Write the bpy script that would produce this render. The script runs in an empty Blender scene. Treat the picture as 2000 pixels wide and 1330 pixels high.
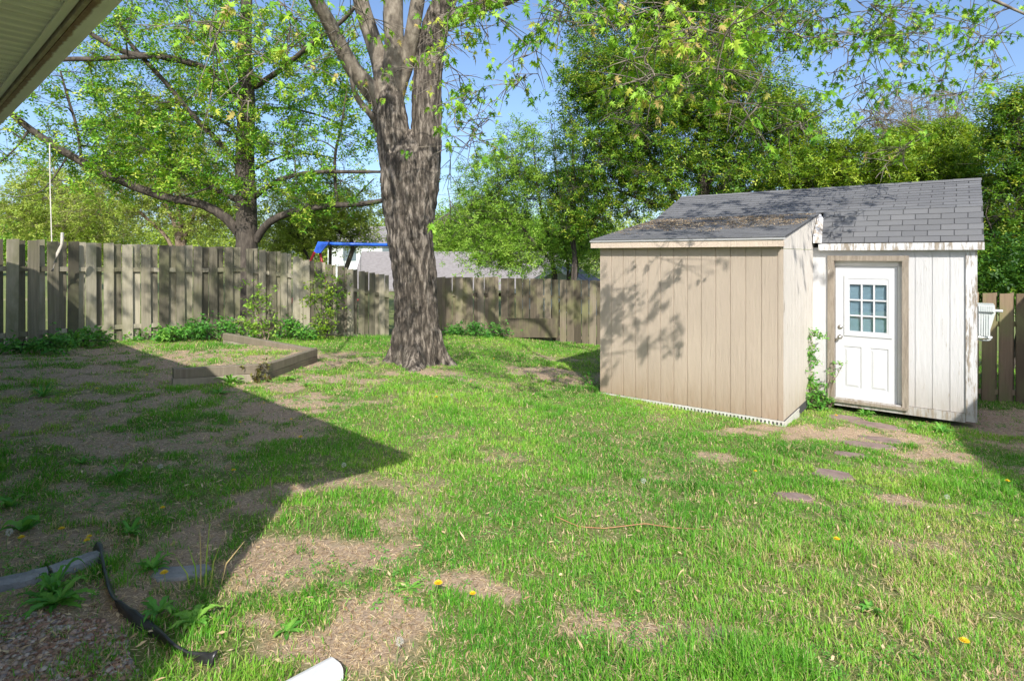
import bpy, math, random
import numpy as np
from mathutils import Vector
random.seed(7); RNG = np.random.default_rng(7)
SC = bpy.context.scene
COL = SC.collection
# ------------------------------------------------------------------ camera, sky, sun, exposure
H = 1.7                       # camera height above the ground under it
F = 1150.0                    # focal length in pixels of a 2000 px wide picture
cam_d = bpy.data.cameras.new('camera'); cam = bpy.data.objects.new('camera', cam_d); COL.objects.link(cam)
cam.location = (0, 0, H); cam.rotation_euler = (math.radians(90), 0, 0)
cam_d.sensor_width = 36; cam_d.lens = 36 * F / 2000; cam_d.shift_y = -(665 - 499) / 2000
cam_d.clip_start = 0.05; cam_d.clip_end = 2000
SC.camera = cam
SUN_S = Vector((-0.10, 0.995)).normalized(); TANE = 0.75
ELEV = math.atan(TANE)
w = bpy.data.worlds.new('World'); SC.world = w; w.use_nodes = True
nt = w.node_tree; sky = nt.nodes.new('ShaderNodeTexSky'); sky.sky_type = 'NISHITA'; sky.sun_disc = False
sky.sun_elevation = ELEV; sky.sun_rotation = math.atan2(-SUN_S.x, -SUN_S.y)
sky.air_density = 1.0; sky.dust_density = 7.0; sky.ozone_density = 3.5; sky.altitude = 1500
nt.links.new(sky.outputs[0], nt.nodes['Background'].inputs[0]); nt.nodes['Background'].inputs[1].default_value = 0.15
sd = bpy.data.lights.new('sun', 'SUN'); sd.energy = 4.1; sd.angle = math.radians(0.53); sd.color = (1, 0.95, 0.87)
so = bpy.data.objects.new('sun', sd); COL.objects.link(so)
so.rotation_euler = Vector((SUN_S.x, SUN_S.y, -TANE)).to_track_quat('-Z', 'Y').to_euler(); so.location = (0, -10, 20)
SC.view_settings.view_transform = 'Standard'; SC.view_settings.look = 'None'
SC.view_settings.gamma = 1; SC.view_settings.exposure = 0.66
SC.render.engine = 'CYCLES'
try:
    SC.cycles.max_bounces = 8; SC.cycles.transparent_max_bounces = 12
except Exception: pass

# ------------------------------------------------------------------ helpers
def hash2(i, j, s):
    n = (i.astype(np.int64) * 374761393 + j.astype(np.int64) * 668265263 + s * 974711) & 0x7fffffff
    n = ((n ^ (n >> 13)) * 1274126177) & 0x7fffffff
    return ((n ^ (n >> 16)) & 0xffff) / 65535.0
def vnoise(x, y, s=0):
    x = np.asarray(x, float); y = np.asarray(y, float)
    i = np.floor(x); j = np.floor(y); fx = x - i; fy = y - j
    fx = fx * fx * (3 - 2 * fx); fy = fy * fy * (3 - 2 * fy)
    i = i.astype(np.int64); j = j.astype(np.int64)
    a = hash2(i, j, s); b = hash2(i + 1, j, s); c = hash2(i, j + 1, s); d = hash2(i + 1, j + 1, s)
    return (a * (1 - fx) + b * fx) * (1 - fy) + (c * (1 - fx) + d * fx) * fy
def fbm(x, y, s=0, o=4):
    t = 0; a = .5; f = 1; n = 0
    for k in range(o):
        t = t + a * vnoise(x * f, y * f, s + k); n += a; a *= .5; f *= 2.03
    return t / n
def smooth(e0, e1, v):
    t = np.clip((v - e0) / (e1 - e0), 0, 1); return t * t * (3 - 2 * t)
def gbase(x, y):
    x = np.asarray(x, float); y = np.asarray(y, float)
    x1 = np.clip(x, -12, 5.5); y1 = np.clip(y, -5, 18)
    d = np.hypot(x + 1.76, y - 10.65)
    return H - 1.673 - .055 * x1 - .037 * y1 - .09 * smooth(-1, 1.5, x) * smooth(4, 7, y) + .07 * np.exp(-(d / 1.0) ** 2)
def gz(x, y):
    return gbase(x, y) + .05 * (fbm(np.asarray(x) * .8, np.asarray(y) * .8, 11) - .5) + .022 * (fbm(np.asarray(x) * 4, np.asarray(y) * 4, 15) - .5)
def P(px, py, Y):             # photo pixel + distance -> place
    return np.array([(px - 1000) / F * Y, Y, H + (499 - py) / F * Y])
def gp(px, py):               # photo pixel -> place on the ground
    k = (py - 499) / F; m = (px - 1000) / F; Y = 1.673 / max(k - .055 * m - .037, .03)
    for _ in range(12):
        Y = (H - float(gbase(m * Y, Y))) / k
    return np.array([m * Y, Y, float(gz(m * Y, Y))])

def mesh_obj(name, V, Fc, mat, parent=None, tint=None, smooth_=False, loc=None):
    """V world coordinates (n,3); Fc list or (m,k) array of faces"""
    V = np.asarray(V, np.float64).reshape(-1, 3)
    if parent is not None: o0 = np.array(parent['_loc'])
    elif loc is not None: o0 = np.array(loc, float)
    else:
        o0 = np.array([(V[:, 0].min() + V[:, 0].max()) / 2, (V[:, 1].min() + V[:, 1].max()) / 2, V[:, 2].min()])
    me = bpy.data.meshes.new(name)
    if isinstance(Fc, np.ndarray):
        k = Fc.shape[1]; me.vertices.add(len(V)); me.loops.add(Fc.size); me.polygons.add(len(Fc))
        me.vertices.foreach_set('co', (V - o0).astype(np.float32).ravel())
        me.loops.foreach_set('vertex_index', Fc.astype(np.int32).ravel())
        me.polygons.foreach_set('loop_start', np.arange(0, Fc.size, k, dtype=np.int32))
        me.update(calc_edges=True)
    else:
        me.from_pydata([tuple(v) for v in (V - o0)], [], Fc)
    if tint is not None:
        at = me.attributes.new('tint', 'FLOAT', 'POINT'); at.data.foreach_set('value', np.asarray(tint, np.float32))
    if smooth_: me.polygons.foreach_set('use_smooth', np.ones(len(me.polygons), bool))
    me.materials.append(mat)
    o = bpy.data.objects.new(name, me); COL.objects.link(o)
    if parent is not None:
        o.parent = parent
        o['_loc'] = parent['_loc']
    else:
        o.location = o0; o['_loc'] = tuple(float(v) for v in o0)
    return o
def tag(o, label=None, cat=None, group=None, kind=None):
    if label: o['label'] = label
    if cat: o['category'] = cat
    if group: o['group'] = group
    if kind: o['kind'] = kind
    return o
def thing(name, label, cat, loc, group=None):
    o = bpy.data.objects.new(name, None); COL.objects.link(o); o.empty_display_size = .2
    o.location = tuple(float(v) for v in loc); o['_loc'] = tuple(float(v) for v in loc)
    return tag(o, label, cat, group)
class MB:
    def __init__(s): s.V = []; s.F = []; s.T = []; s.n = 0
    def add(s, V, Fc, t=0.5):
        V = [tuple(float(c) for c in v) for v in V]
        s.V += V; s.F += [tuple(int(i) + s.n for i in f) for f in Fc]; s.T += [t] * len(V); s.n += len(V)
    def hexa(s, c8, t=.5):    # corners: bottom 4 ccw, top 4 ccw
        s.add(c8, [(3, 2, 1, 0), (4, 5, 6, 7), (0, 1, 5, 4), (1, 2, 6, 5), (2, 3, 7, 6), (3, 0, 4, 7)], t)
    def box(s, fr, a0, a1, b0, b1, z0, z1, t=.5):
        O, e1, e2 = fr
        c = []
        for z in (z0, z1):
            for a, b in ((a0, b0), (a1, b0), (a1, b1), (a0, b1)):
                c.append((O[0] + a * e1[0] + b * e2[0], O[1] + a * e1[1] + b * e2[1], z))
        s.hexa(c, t)
    def tube(s, pts, rad, k=8, t=.5, cap=True):
        pts = [Vector(p) for p in pts]; n = len(pts)
        if not hasattr(rad, '__len__'): rad = [rad] * n
        V = []; up = Vector((0.03, .05, 1))
        for i, p in enumerate(pts):
            d = (pts[min(i + 1, n - 1)] - pts[max(i - 1, 0)]).normalized()
            u = d.cross(up if abs(d.z) < .95 else Vector((1, 0, 0))).normalized(); v = d.cross(u)
            for j in range(k):
                a = 2 * math.pi * j / k; V.append(p + (u * math.cos(a) + v * math.sin(a)) * rad[i])
        Fc = [(i * k + j, i * k + (j + 1) % k, (i + 1) * k + (j + 1) % k, (i + 1) * k + j) for i in range(n - 1) for j in range(k)]
        if cap: Fc += [tuple(range(k))[::-1], tuple((n - 1) * k + j for j in range(k))]
        s.add(V, Fc, t)
    def build(s, name, mat, parent=None, smooth_=False, loc=None):
        return mesh_obj(name, s.V, s.F, mat, parent, s.T, smooth_, loc)
WF = ((0, 0), (1, 0), (0, 1))          # world frame

# ------------------------------------------------------------------ materials
def newmat(name):
    m = bpy.data.materials.new(name); m.use_nodes = True; nt = m.node_tree
    return m, nt, nt.nodes['Principled BSDF']
def N(nt, t, **k):
    n = nt.nodes.new(t)
    for a, b in k.items(): setattr(n, a, b)
    return n
def ramp(nt, stops, src):
    r = N(nt, 'ShaderNodeValToRGB'); e = r.color_ramp.elements
    while len(e) < len(stops): e.new(.5)
    for i, (p, c) in enumerate(stops):
        e[i].position = p; e[i].color = (*c, 1)
    nt.links.new(src, r.inputs[0]); return r.outputs[0]
def noise(nt, scale, detail=4, stretch=(1, 1, 1), rough=.6, coord='Position'):
    if coord == 'Position': src = N(nt, 'ShaderNodeNewGeometry').outputs['Position']
    else: src = N(nt, 'ShaderNodeTexCoord').outputs['Object']
    mp = N(nt, 'ShaderNodeMapping'); mp.inputs['Scale'].default_value = stretch
    nt.links.new(src, mp.inputs[0])
    n = N(nt, 'ShaderNodeTexNoise'); n.inputs['Scale'].default_value = scale; n.inputs['Detail'].default_value = detail
    n.inputs['Roughness'].default_value = rough; nt.links.new(mp.outputs[0], n.inputs[0]); return n.outputs[0]
def attr(nt, name='tint'):
    return N(nt, 'ShaderNodeAttribute', attribute_name=name).outputs['Fac']
def mixc(nt, f, a, b, mode='MIX'):
    m = N(nt, 'ShaderNodeMix', data_type='RGBA', blend_type=mode)
    for s, v in ((0, f), (6, a), (7, b)):
        if isinstance(v, (int, float)): m.inputs[s].default_value = v
        elif isinstance(v, tuple): m.inputs[s].default_value = (*v, 1)
        else: nt.links.new(v, m.inputs[s])
    return m.outputs[2]
def mth(nt, op, a, b=None, clamp=False):
    m = N(nt, 'ShaderNodeMath', operation=op); m.use_clamp = clamp
    for i, v in enumerate((a, b)):
        if v is None: continue
        if isinstance(v, (int, float)): m.inputs[i].default_value = v
        else: nt.links.new(v, m.inputs[i])
    return m.outputs[0]
def bump(nt, b, h, strength=.3, dist=.01):
    n = N(nt, 'ShaderNodeBump'); n.inputs['Strength'].default_value = strength; n.inputs['Distance'].default_value = dist
    nt.links.new(h, n.inputs['Height']); nt.links.new(n.outputs[0], b.inputs['Normal'])
def pm(name, c1, c2=None, scale=6, rough=.7, bmp=0, stretch=(1, 1, 1), bscale=None, metal=0, dist=.01, lo=.3, hi=.7, tint=0):
    m, nt, b = newmat(name)
    b.inputs['Roughness'].default_value = rough; b.inputs['Metallic'].default_value = metal
    col = c1
    if c2 is not None:
        col = ramp(nt, [(lo, c1), (hi, c2)], noise(nt, scale, 5, stretch))
    if tint:
        f = mth(nt, 'ADD', mth(nt, 'MULTIPLY', attr(nt), tint), 1 - tint / 2)
        cc = N(nt, 'ShaderNodeCombineColor')
        for i in range(3): nt.links.new(f, cc.inputs[i])
        col = mixc(nt, 1.0, col, cc.outputs[0], 'MULTIPLY')
    if isinstance(col, tuple): b.inputs['Base Color'].default_value = (*col, 1)
    else: nt.links.new(col, b.inputs['Base Color'])
    if bmp: bump(nt, b, noise(nt, bscale or scale * 3, 5, stretch), bmp, dist)
    return m
def leafmat(name, stops, trans=.3, gloss=.4):
    m, nt, b = newmat(name)
    c = ramp(nt, stops, attr(nt)); nt.links.new(c, b.inputs['Base Color']); b.inputs['Roughness'].default_value = .55
    b.inputs['Specular IOR Level'].default_value = gloss
    tr = N(nt, 'ShaderNodeBsdfTranslucent')
    hs = N(nt, 'ShaderNodeHueSaturation'); hs.inputs['Value'].default_value = 1.5; hs.inputs['Saturation'].default_value = 1.05
    hs.inputs['Hue'].default_value = .485
    nt.links.new(c, hs.inputs['Color']); nt.links.new(hs.outputs[0], tr.inputs[0])
    mx = N(nt, 'ShaderNodeMixShader'); mx.inputs[0].default_value = trans
    nt.links.new(b.outputs[0], mx.inputs[1]); nt.links.new(tr.outputs[0], mx.inputs[2])
    nt.links.new(mx.outputs[0], nt.nodes['Material Output'].inputs['Surface'])
    return m

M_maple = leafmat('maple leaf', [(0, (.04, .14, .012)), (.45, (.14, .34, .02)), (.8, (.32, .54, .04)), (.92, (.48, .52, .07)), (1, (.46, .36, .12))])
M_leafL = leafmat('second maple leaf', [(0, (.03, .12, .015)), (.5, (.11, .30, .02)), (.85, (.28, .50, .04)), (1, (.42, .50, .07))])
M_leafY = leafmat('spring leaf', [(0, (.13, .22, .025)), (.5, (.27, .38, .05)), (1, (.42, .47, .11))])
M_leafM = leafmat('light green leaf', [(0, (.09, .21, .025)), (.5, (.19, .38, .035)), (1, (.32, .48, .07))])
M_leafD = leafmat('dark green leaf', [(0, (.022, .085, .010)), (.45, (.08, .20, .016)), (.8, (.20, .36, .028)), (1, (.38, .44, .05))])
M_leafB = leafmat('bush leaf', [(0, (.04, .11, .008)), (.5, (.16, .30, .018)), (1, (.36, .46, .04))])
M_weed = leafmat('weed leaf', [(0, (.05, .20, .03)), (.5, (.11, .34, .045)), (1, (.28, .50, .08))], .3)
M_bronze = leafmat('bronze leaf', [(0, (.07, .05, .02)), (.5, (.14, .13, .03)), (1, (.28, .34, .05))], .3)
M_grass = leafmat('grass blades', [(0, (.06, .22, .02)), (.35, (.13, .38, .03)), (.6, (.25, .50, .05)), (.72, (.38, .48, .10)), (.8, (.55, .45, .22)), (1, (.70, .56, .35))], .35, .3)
M_litter = leafmat('dry litter', [(0, (.12, .07, .035)), (.3, (.36, .24, .13)), (.6, (.62, .47, .27)), (1, (.76, .62, .42))], .15, .2)
def barkmat(name, c1, c2, c3, sc=9, st=(1, 1, .16), b=.9, dist=.03, rp=(.32, .5, .72)):
    m, nt, bs = newmat(name); bs.inputs['Roughness'].default_value = .9
    n1 = noise(nt, sc, 6, st, .65); n2 = noise(nt, 2.2, 3)
    c = ramp(nt, [(rp[0], c1), (rp[1], c2), (rp[2], c3)], n1)
    c = mixc(nt, mth(nt, 'MULTIPLY', n2, .5), c, c2)
    nt.links.new(c, bs.inputs['Base Color']); bump(nt, bs, n1, b, dist); return m
M_bark = barkmat('furrowed bark', (.018, .014, .010), (.10, .082, .064), (.33, .285, .235), 17, (1, 1, .2), 1.0, .07, (.40, .5, .62))
M_bark2 = barkmat('smooth limb bark', (.05, .04, .03), (.16, .135, .105), (.31, .275, .22), 9, (1, 1, .5), .5, .02, (.36, .5, .66))
M_barkD = barkmat('dark bark', (.02, .016, .012), (.06, .049, .039), (.15, .125, .10), 12, (1, 1, .3), .6)
M_barkB = barkmat('brown twig bark', (.09, .06, .045), (.19, .14, .10), (.30, .24, .18), 12, (1, 1, .3), .4)

# ------------------------------------------------------------------ ground cover masks
def ell(x, y, px, py, rx, ry):
    c = gp(px, py); return np.exp(-(((x - c[0]) / rx) ** 2 + ((y - c[1]) / ry) ** 2) ** 1.1)
DIRT = [(600, 1100, .6, .38, 1.0), (520, 1250, .45, .25, .8), (690, 1000, .5, .35, .55), (860, 1135, .3, .14, .95), (980, 1155, .22, .10, 1), (760, 1185, .3, .2, .7),
        (570, 790, .7, .5, .8), (720, 790, .5, .3, .5), (1110, 735, 1.2, .7, 1.0), (1090, 700, .8, .6, .8), (1560, 845, .9, .35, 1.0), (1700, 850, .9, .45, 1.0), (1830, 890, .6, .35, .95),
        (1400, 890, .25, .2, .5), (1770, 975, .35, .25, .9), (1290, 1240, .5, .12, .6), (1370, 1240, .3, .1, .7), (1560, 972, .22, .12, .8), (940, 900, .3, .3, .3), (1050, 660, .8, .8, .4),
        (1960, 820, 1.2, .9, 1.0), (1990, 870, .8, .3, .7), (830, 730, .9, .45, .6), (470, 1000, .4, .4, .6), (250, 1150, .5, .4, .8), (100, 1180, .5, .5, .9), (600, 955, .25, .2, .5)]
def dirt(x, y):
    d = np.zeros_like(np.asarray(x, float))
    for a in DIRT: d = np.maximum(d, a[4] * ell(x, y, *a[:4]))
    left = smooth(-1.3, -3.0, np.asarray(x, float) + .35 * (np.asarray(y, float) - 5) * 0 + 0.6 * (vnoise(np.asarray(x) * .7, np.asarray(y) * .7, 3) - .5))
    left = left * smooth(12.5, 10.5, np.asarray(y, float) * 1.0 + 0 * np.asarray(x))
    d = np.maximum(d, .60 * left)
    n = fbm(np.asarray(x) * 1.5, np.asarray(y) * 1.5, 21); n2 = fbm(np.asarray(x) * 5, np.asarray(y) * 5, 23)
    return np.clip(d * (.62 + .6 * n) + (n - .5) * 1.5 + (n2 - .5) * (.5 + 1.5 * np.minimum(d * 2, 1)), 0, 1)
def dry(x, y):
    c = gp(1850, 1150)
    r = .5 * np.exp(-(((x - c[0]) / 1.2) ** 2 + ((y - c[1]) / .9) ** 2))
    return np.clip(.10 + r + .55 * (fbm(np.asarray(x) * 2.1, np.asarray(y) * 2.1, 31) - .45), 0, 1)

# ------------------------------------------------------------------ ground sheet
def axis(parts):
    out = []
    for a, b, n in parts: out += list(np.linspace(a, b, n, endpoint=False))
    return np.array(out + [parts[-1][1]])
xs = axis([(-900, -60, 14), (-60, -12, 24), (-12, 9.5, 400), (9.5, 60, 26), (60, 900, 14)])
ys = axis([(-60, -2, 10), (-2, 1.8, 20), (1.8, 17, 300), (17, 60, 40), (60, 1500, 18)])
gx, gy = np.meshgrid(xs, ys, indexing='ij')
gzv = gz(gx, gy)
nx, ny = gx.shape
idx = np.arange(nx * ny).reshape(nx, ny)
Fg = np.stack([idx[:-1, :-1], idx[1:, :-1], idx[1:, 1:], idx[:-1, 1:]], -1).reshape(-1, 4)
def groundmat():
    m, nt, b = newmat('soil and turf'); b.inputs['Roughness'].default_value = .95
    n1 = noise(nt, 9, 8, rough=.7); n2 = noise(nt, 60, 6, rough=.75); n3 = noise(nt, 1.1, 4)
    soil = ramp(nt, [(.3, (.16, .11, .07)), (.5, (.46, .345, .245)), (.72, (.64, .52, .39))], n2)
    soil = mixc(nt, mth(nt, 'MULTIPLY', n3, .55), soil, (.34, .235, .15))
    turf = ramp(nt, [(.3, (.06, .12, .02)), (.55, (.17, .20, .05)), (.8, (.44, .34, .18))], n2)
    a = mth(nt, 'ADD', attr(nt), mth(nt, 'MULTIPLY', mth(nt, 'SUBTRACT', n1, .5), .8))
    f = ramp(nt, [(.22, (0, 0, 0)), (.70, (1, 1, 1))], a)
    nt.links.new(mixc(nt, f, turf, soil), b.inputs['Base Color'])
    h = mth(nt, 'ADD', mth(nt, 'MULTIPLY', n1, .5), n2); bump(nt, b, h, .8, .02); return m
tn = dirt(gx.ravel(), gy.ravel())
g = mesh_obj('ground', np.stack([gx.ravel(), gy.ravel(), gzv.ravel()], 1), Fg, groundmat(), tint=tn, smooth_=True, loc=(0, 0, 0)); tag(g, kind='structure')

# ------------------------------------------------------------------ raised bed geometry (used by masks)
BH = .26
F0, F1, F2, F3 = gp(338, 756), gp(523, 743), gp(620, 707), np.array([-5.75, 11.9, 0])
F3[2] = float(gz(F3[0], F3[1]))
BEDPOLY = [F0[:2], F1[:2], F2[:2], F3[:2], np.array([-7.2, 11.0]), np.array([-6.4, 9.0])]
def inpoly(x, y, poly):
    x = np.asarray(x); y = np.asarray(y); r = np.zeros(x.shape, bool); n = len(poly)
    for i in range(n):
        a = poly[i]; b = poly[(i + 1) % n]
        c = ((a[1] > y) != (b[1] > y)) & (x < (b[0] - a[0]) * (y - a[1]) / (b[1] - a[1] + 1e-9) + a[0]); r ^= c
    return r
def bedlift(x, y):
    x = np.asarray(x, float); y = np.asarray(y, float)
    fa = BEDPOLY[0]; fb2 = BEDPOLY[-1]; dv_ = (fb2 - fa) / np.linalg.norm(fb2 - fa); ds = np.abs((x - fa[0]) * dv_[1] - (y - fa[1]) * dv_[0])
    l = smooth(-6.8, -4.2, x - .25 * (y - 9)) * .15 * smooth(.1, 1.0, ds)
    return np.where(inpoly(x, y, BEDPOLY), l + .006, 0)
def top(x, y): return gz(x, y) + bedlift(x, y)

# shed frame
LS = np.array([1.40, 9.35]); E1 = np.array([.7936, -.6084]); E2 = np.array([.6077, .7942])
SF = (LS, E1, E2)
AW, AD, MW, MD = 2.71, 1.93, 4.71, 3.4
def shed(a, b, z): return (LS[0] + a * E1[0] + b * E2[0], LS[1] + a * E1[1] + b * E2[1], H + z)
SHEDPOLY = [np.array(shed(a, b, 0)[:2]) for a, b in ((-.0, -.0), (AW, 0), (AW, AD), (MW, AD), (MW, AD + MD), (0, AD + MD))]

# ------------------------------------------------------------------ leaf and blade placing
MAPLE = (np.array([(.22, 0, .05), (0, 0, 0), (.02, -.30, -.14), (.17, -.13, 0), (.34, -.44, -.24), (.36, -.12, 0), (.70, -.27, -.20), (.60, -.08, -.04), (1, 0, -.28),
                   (.60, .08, -.04), (.72, .25, -.16), (.36, .12, 0), (.30, .46, -.20), (.17, .13, 0), (.02, .30, -.18)]),
         np.array([(0, i, i + 1) for i in range(1, 14)] + [(0, 14, 1)]))
OVAL = (np.array([(0, 0, 0), (.45, -.26, .05), (1, 0, -.05), (.45, .26, .05)]), np.array([(0, 1, 2), (0, 2, 3)]))
CLUS = (np.array([(0, 0, 0), (.5, -.16, .03), (1, 0, -.05), (.5, .16, .03), (0, .1, 0), (.1, .6, .02), (-.25, .9, -.05), (-.25, .45, .03), (0, -.1, 0), (.1, -.6, .02), (-.25, -.9, -.05), (-.25, -.45, .03)]),
        np.array([(0, 1, 2), (0, 2, 3), (4, 5, 6), (4, 6, 7), (8, 9, 10), (8, 10, 11)]))
def rand_dirs(n, zlo=-1, zhi=1):
    z = RNG.uniform(zlo, zhi, n); a = RNG.uniform(0, 2 * np.pi, n); r = np.sqrt(np.clip(1 - z * z, 0, 1))
    return np.stack([r * np.cos(a), r * np.sin(a), z], 1)
def leaves_mesh(pos, size, tmpl, droop=.2, flat=.5):
    n = len(pos); TV, TF = tmpl
    x = rand_dirs(n, -1, 1); x[:, 2] = x[:, 2] * .6 - droop; x /= np.linalg.norm(x, axis=1)[:, None]
    up = rand_dirs(n); up[:, 2] = np.abs(up[:, 2]) + flat
    y = np.cross(up, x); y /= np.linalg.norm(y, axis=1)[:, None] + 1e-9; z = np.cross(x, y)
    s = np.asarray(size).reshape(-1, 1, 1) * np.ones((n, 1, 1))
    V = pos[:, None, :] + s * (TV[None, :, 0:1] * x[:, None] + TV[None, :, 1:2] * y[:, None] + TV[None, :, 2:3] * z[:, None])
    Fc = TF[None] + (np.arange(n) * len(TV))[:, None, None]
    return V.reshape(-1, 3), Fc.reshape(-1, 3)
def leaf_obj(name, pos, size, tmpl, mat, parent, tint, **k):
    V, Fc = leaves_mesh(pos, size, tmpl, **k)
    return mesh_obj(name, V, Fc, mat, parent, np.repeat(tint, len(tmpl[0])))
def tubes(paths, rads, k=5):
    """paths (B,N,3) rads (B,N)"""
    B, Np, _ = paths.shape
    d = np.gradient(paths, axis=1); d /= np.linalg.norm(d, axis=2, keepdims=True) + 1e-9
    up = np.array([.31, .17, .93]); u = np.cross(d, up); u /= np.linalg.norm(u, axis=2, keepdims=True) + 1e-9; v = np.cross(d, u)
    a = np.arange(k) * 2 * np.pi / k
    V = paths[:, :, None] + rads[:, :, None, None] * (u[:, :, None] * np.cos(a)[None, None, :, None] + v[:, :, None] * np.sin(a)[None, None, :, None])
    i = np.arange(B)[:, None, None] * Np * k + np.arange(Np - 1)[None, :, None] * k
    j = np.arange(k)[None, None]; j2 = (np.arange(k) + 1)[None, None] % k
    Fc = np.stack([i + j, i + j2, i + k + j2, i + k + j], -1).reshape(-1, 4)
    return V.reshape(-1, 3), Fc
def resample(pts, n):
    pts = np.asarray(pts, float); t = np.linspace(0, len(pts) - 1, n); out = []
    for q in t:          # catmull-rom
        i = min(int(q), len(pts) - 2); f = q - i
        p0 = pts[max(i - 1, 0)]; p1 = pts[i]; p2 = pts[i + 1]; p3 = pts[min(i + 2, len(pts) - 1)]
        out.append(.5 * ((2 * p1) + (-p0 + p2) * f + (2 * p0 - 5 * p1 + 4 * p2 - p3) * f * f + (-p0 + 3 * p1 - 3 * p2 + p3) * f ** 3))
    return np.array(out)
class Tree:
    """limbs given, then clumps of leaves each joined to the nearest branch already there"""
    def __init__(s): s.sk = []; s.br = []; s.rr = []; s.leaf = []; s.lt = []; s.tw = []; s.twr = []
    def limb(s, pts, n=14, keep=True, wob=.0):
        a = resample(pts, n)
        if wob: a[1:-1, :3] += RNG.normal(0, wob, (n - 2, 3)) * np.array([1, 1, .7])
        s.br.append(a[:, :3]); s.rr.append(np.maximum(a[:, 3], .003))
        if keep: s.sk += [tuple(q) for q in a[2:]]
        return a
    def fill(s, centers, nleaf, sig, lift=.15, r0=.02, twigs=5, tint=None, tintsd=.18, start=None, wob=.05):
        c = np.asarray(centers, float)
        root = np.array(s.sk)[:, :3]
        dist = np.array([np.min(np.linalg.norm(root - q, axis=1)) for q in c])
        for ii in np.argsort(dist):
            q = c[ii]; sk = np.array(s.sk); dv = q - sk[:, :3]
            dd = np.linalg.norm(dv, axis=1) + np.maximum(0, -dv[:, 2]) * lift * 3 + .25 * (sk[:, 3] < .008)
            j = int(np.argmin(dd)); b = sk[j]; L = np.linalg.norm(q - b[:3])
            t = np.linspace(0, 1, 7)[:, None]; m = (b[:3] + q) / 2 + np.array([0, 0, L * lift]) + RNG.normal(0, L * .10, 3)
            path = (1 - t) ** 2 * b[:3] + 2 * t * (1 - t) * m + t * t * q + RNG.normal(0, wob * L * .25, (7, 3)) * (t * (1 - t) * 4)
            r1 = min(b[3] * .7, r0 * (0.5 + L * .5)); rr = np.linspace(max(r1, .006), .004, 7)
            s.br.append(path); s.rr.append(rr)
            for k2 in (2, 3, 4, 5, 6): s.sk.append((*path[k2], rr[k2]))
            sg = sig * RNG.uniform(.6, 1.35)
            lp = []
            for k3 in range(twigs):
                base = path[RNG.integers(2, 7)]; e = q + RNG.normal(0, sg, 3) * np.array([1, 1, .8])
                mm = (base + e) / 2 + np.array([0, 0, sg * .15])
                tt = np.linspace(0, 1, 4)[:, None]; tw = (1 - tt) ** 2 * base + 2 * tt * (1 - tt) * mm + tt * tt * e
                s.tw.append(tw); s.twr.append(np.array([.006, .005, .004, .002]))
                lp.append(tw)
            lp = np.array(lp); gr = 4; n = max(1, int(nleaf * RNG.uniform(.6, 1.4) / gr))
            k4 = RNG.integers(0, twigs, n); u = RNG.uniform(.3, 1.05, n)
            p0 = lp[k4, 1]; p1 = lp[k4, 3]
            pts = np.repeat(p0 + (p1 - p0) * u[:, None] + RNG.normal(0, sg * .22, (n, 3)), gr, 0) + RNG.normal(0, min(.05, sg * .2), (n * gr, 3)); n = n * gr
            s.leaf.append(pts); tc = (tint if tint is not None else .45) + RNG.normal(0, .10)
            s.lt.append(np.clip(tc + RNG.normal(0, tintsd, n), 0, 1))
    def wood(s, name, mat, parent, k=7, twk=3):
        groups = {}
        for p, r in zip(s.br, s.rr): groups.setdefault(len(p), []).append((p, r))
        Vs = []; Fs = []; n = 0
        items = [(np.array([g[0] for g in gg]), np.array([g[1] for g in gg]), k if L != 7 else 5) for L, gg in groups.items()]
        if s.tw: items.append((np.array(s.tw), np.array(s.twr), twk))
        for a, r, kk in items:
            V, Fc = tubes(a, r, kk); Vs.append(V); Fs.append(Fc + n); n += len(V)
        return mesh_obj(name, np.vstack(Vs), np.vstack(Fs), mat, parent, smooth_=True)
    def crown(s, name, mat, parent, size, tmpl, sd=.25, **k):
        p = np.vstack(s.leaf); t = np.concatenate(s.lt)
        return leaf_obj(name, p, size * RNG.uniform(1 - sd, 1 + sd, len(p)), tmpl, mat, parent, t, **k)
def PR(px, py, Y, r): return (*P(px, py, Y), r)
def blobs(bl, n, dep=.8):
    """n points in ellipsoids (px,py,Y,rx,ry pixels) , depth radius = dep * rx"""
    wgt = np.array([b[3] * b[4] for b in bl], float); wgt /= wgt.sum(); out = []
    for _ in range(n):
        b = bl[RNG.choice(len(bl), p=wgt)]; d = rand_dirs(1)[0] * RNG.uniform(0, 1) ** (1 / 2.4)
        s = b[2] / F; c = P(b[0], b[1], b[2]); out.append(c + np.array([d[0] * b[3] * s, d[1] * b[3] * s * dep, d[2] * b[4] * s]))
    return np.array(out)

# ================================================================== STRUCTURES
# ------------------------------------------------------------------ house corner overhead
U = np.array([-.7356, .6773]); NN = np.array([.6773, .7356])
HK = .94; HF = ((0, 0), U * HK, NN * HK)
M_vinyl = pm('cream vinyl', (.70, .66, .52), (.76, .72, .58), 3, .5)
M_gutter = None
def gutmat():
    m, nt, b = newmat('painted gutter'); b.inputs['Roughness'].default_value = .45
    t = attr(nt); n = noise(nt, 14, 5); n2 = noise(nt, 4, 3)
    c = ramp(nt, [(.3, (.68, .65, .52)), (.7, (.76, .73, .60))], n2)
    rust = ramp(nt, [(.4, (.20, .10, .05)), (.7, (.36, .25, .12))], n)
    f = ramp(nt, [(.62, (0, 0, 0)), (.8, (1, 1, 1))], mth(nt, 'MULTIPLY', t, mth(nt, 'ADD', n, .55)))
    nt.links.new(mixc(nt, f, c, rust), b.inputs['Base Color']); return m
M_gutter = gutmat()
M_sidingW = pm('house siding', (.74, .74, .70), (.80, .80, .76), 5, .6)
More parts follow.
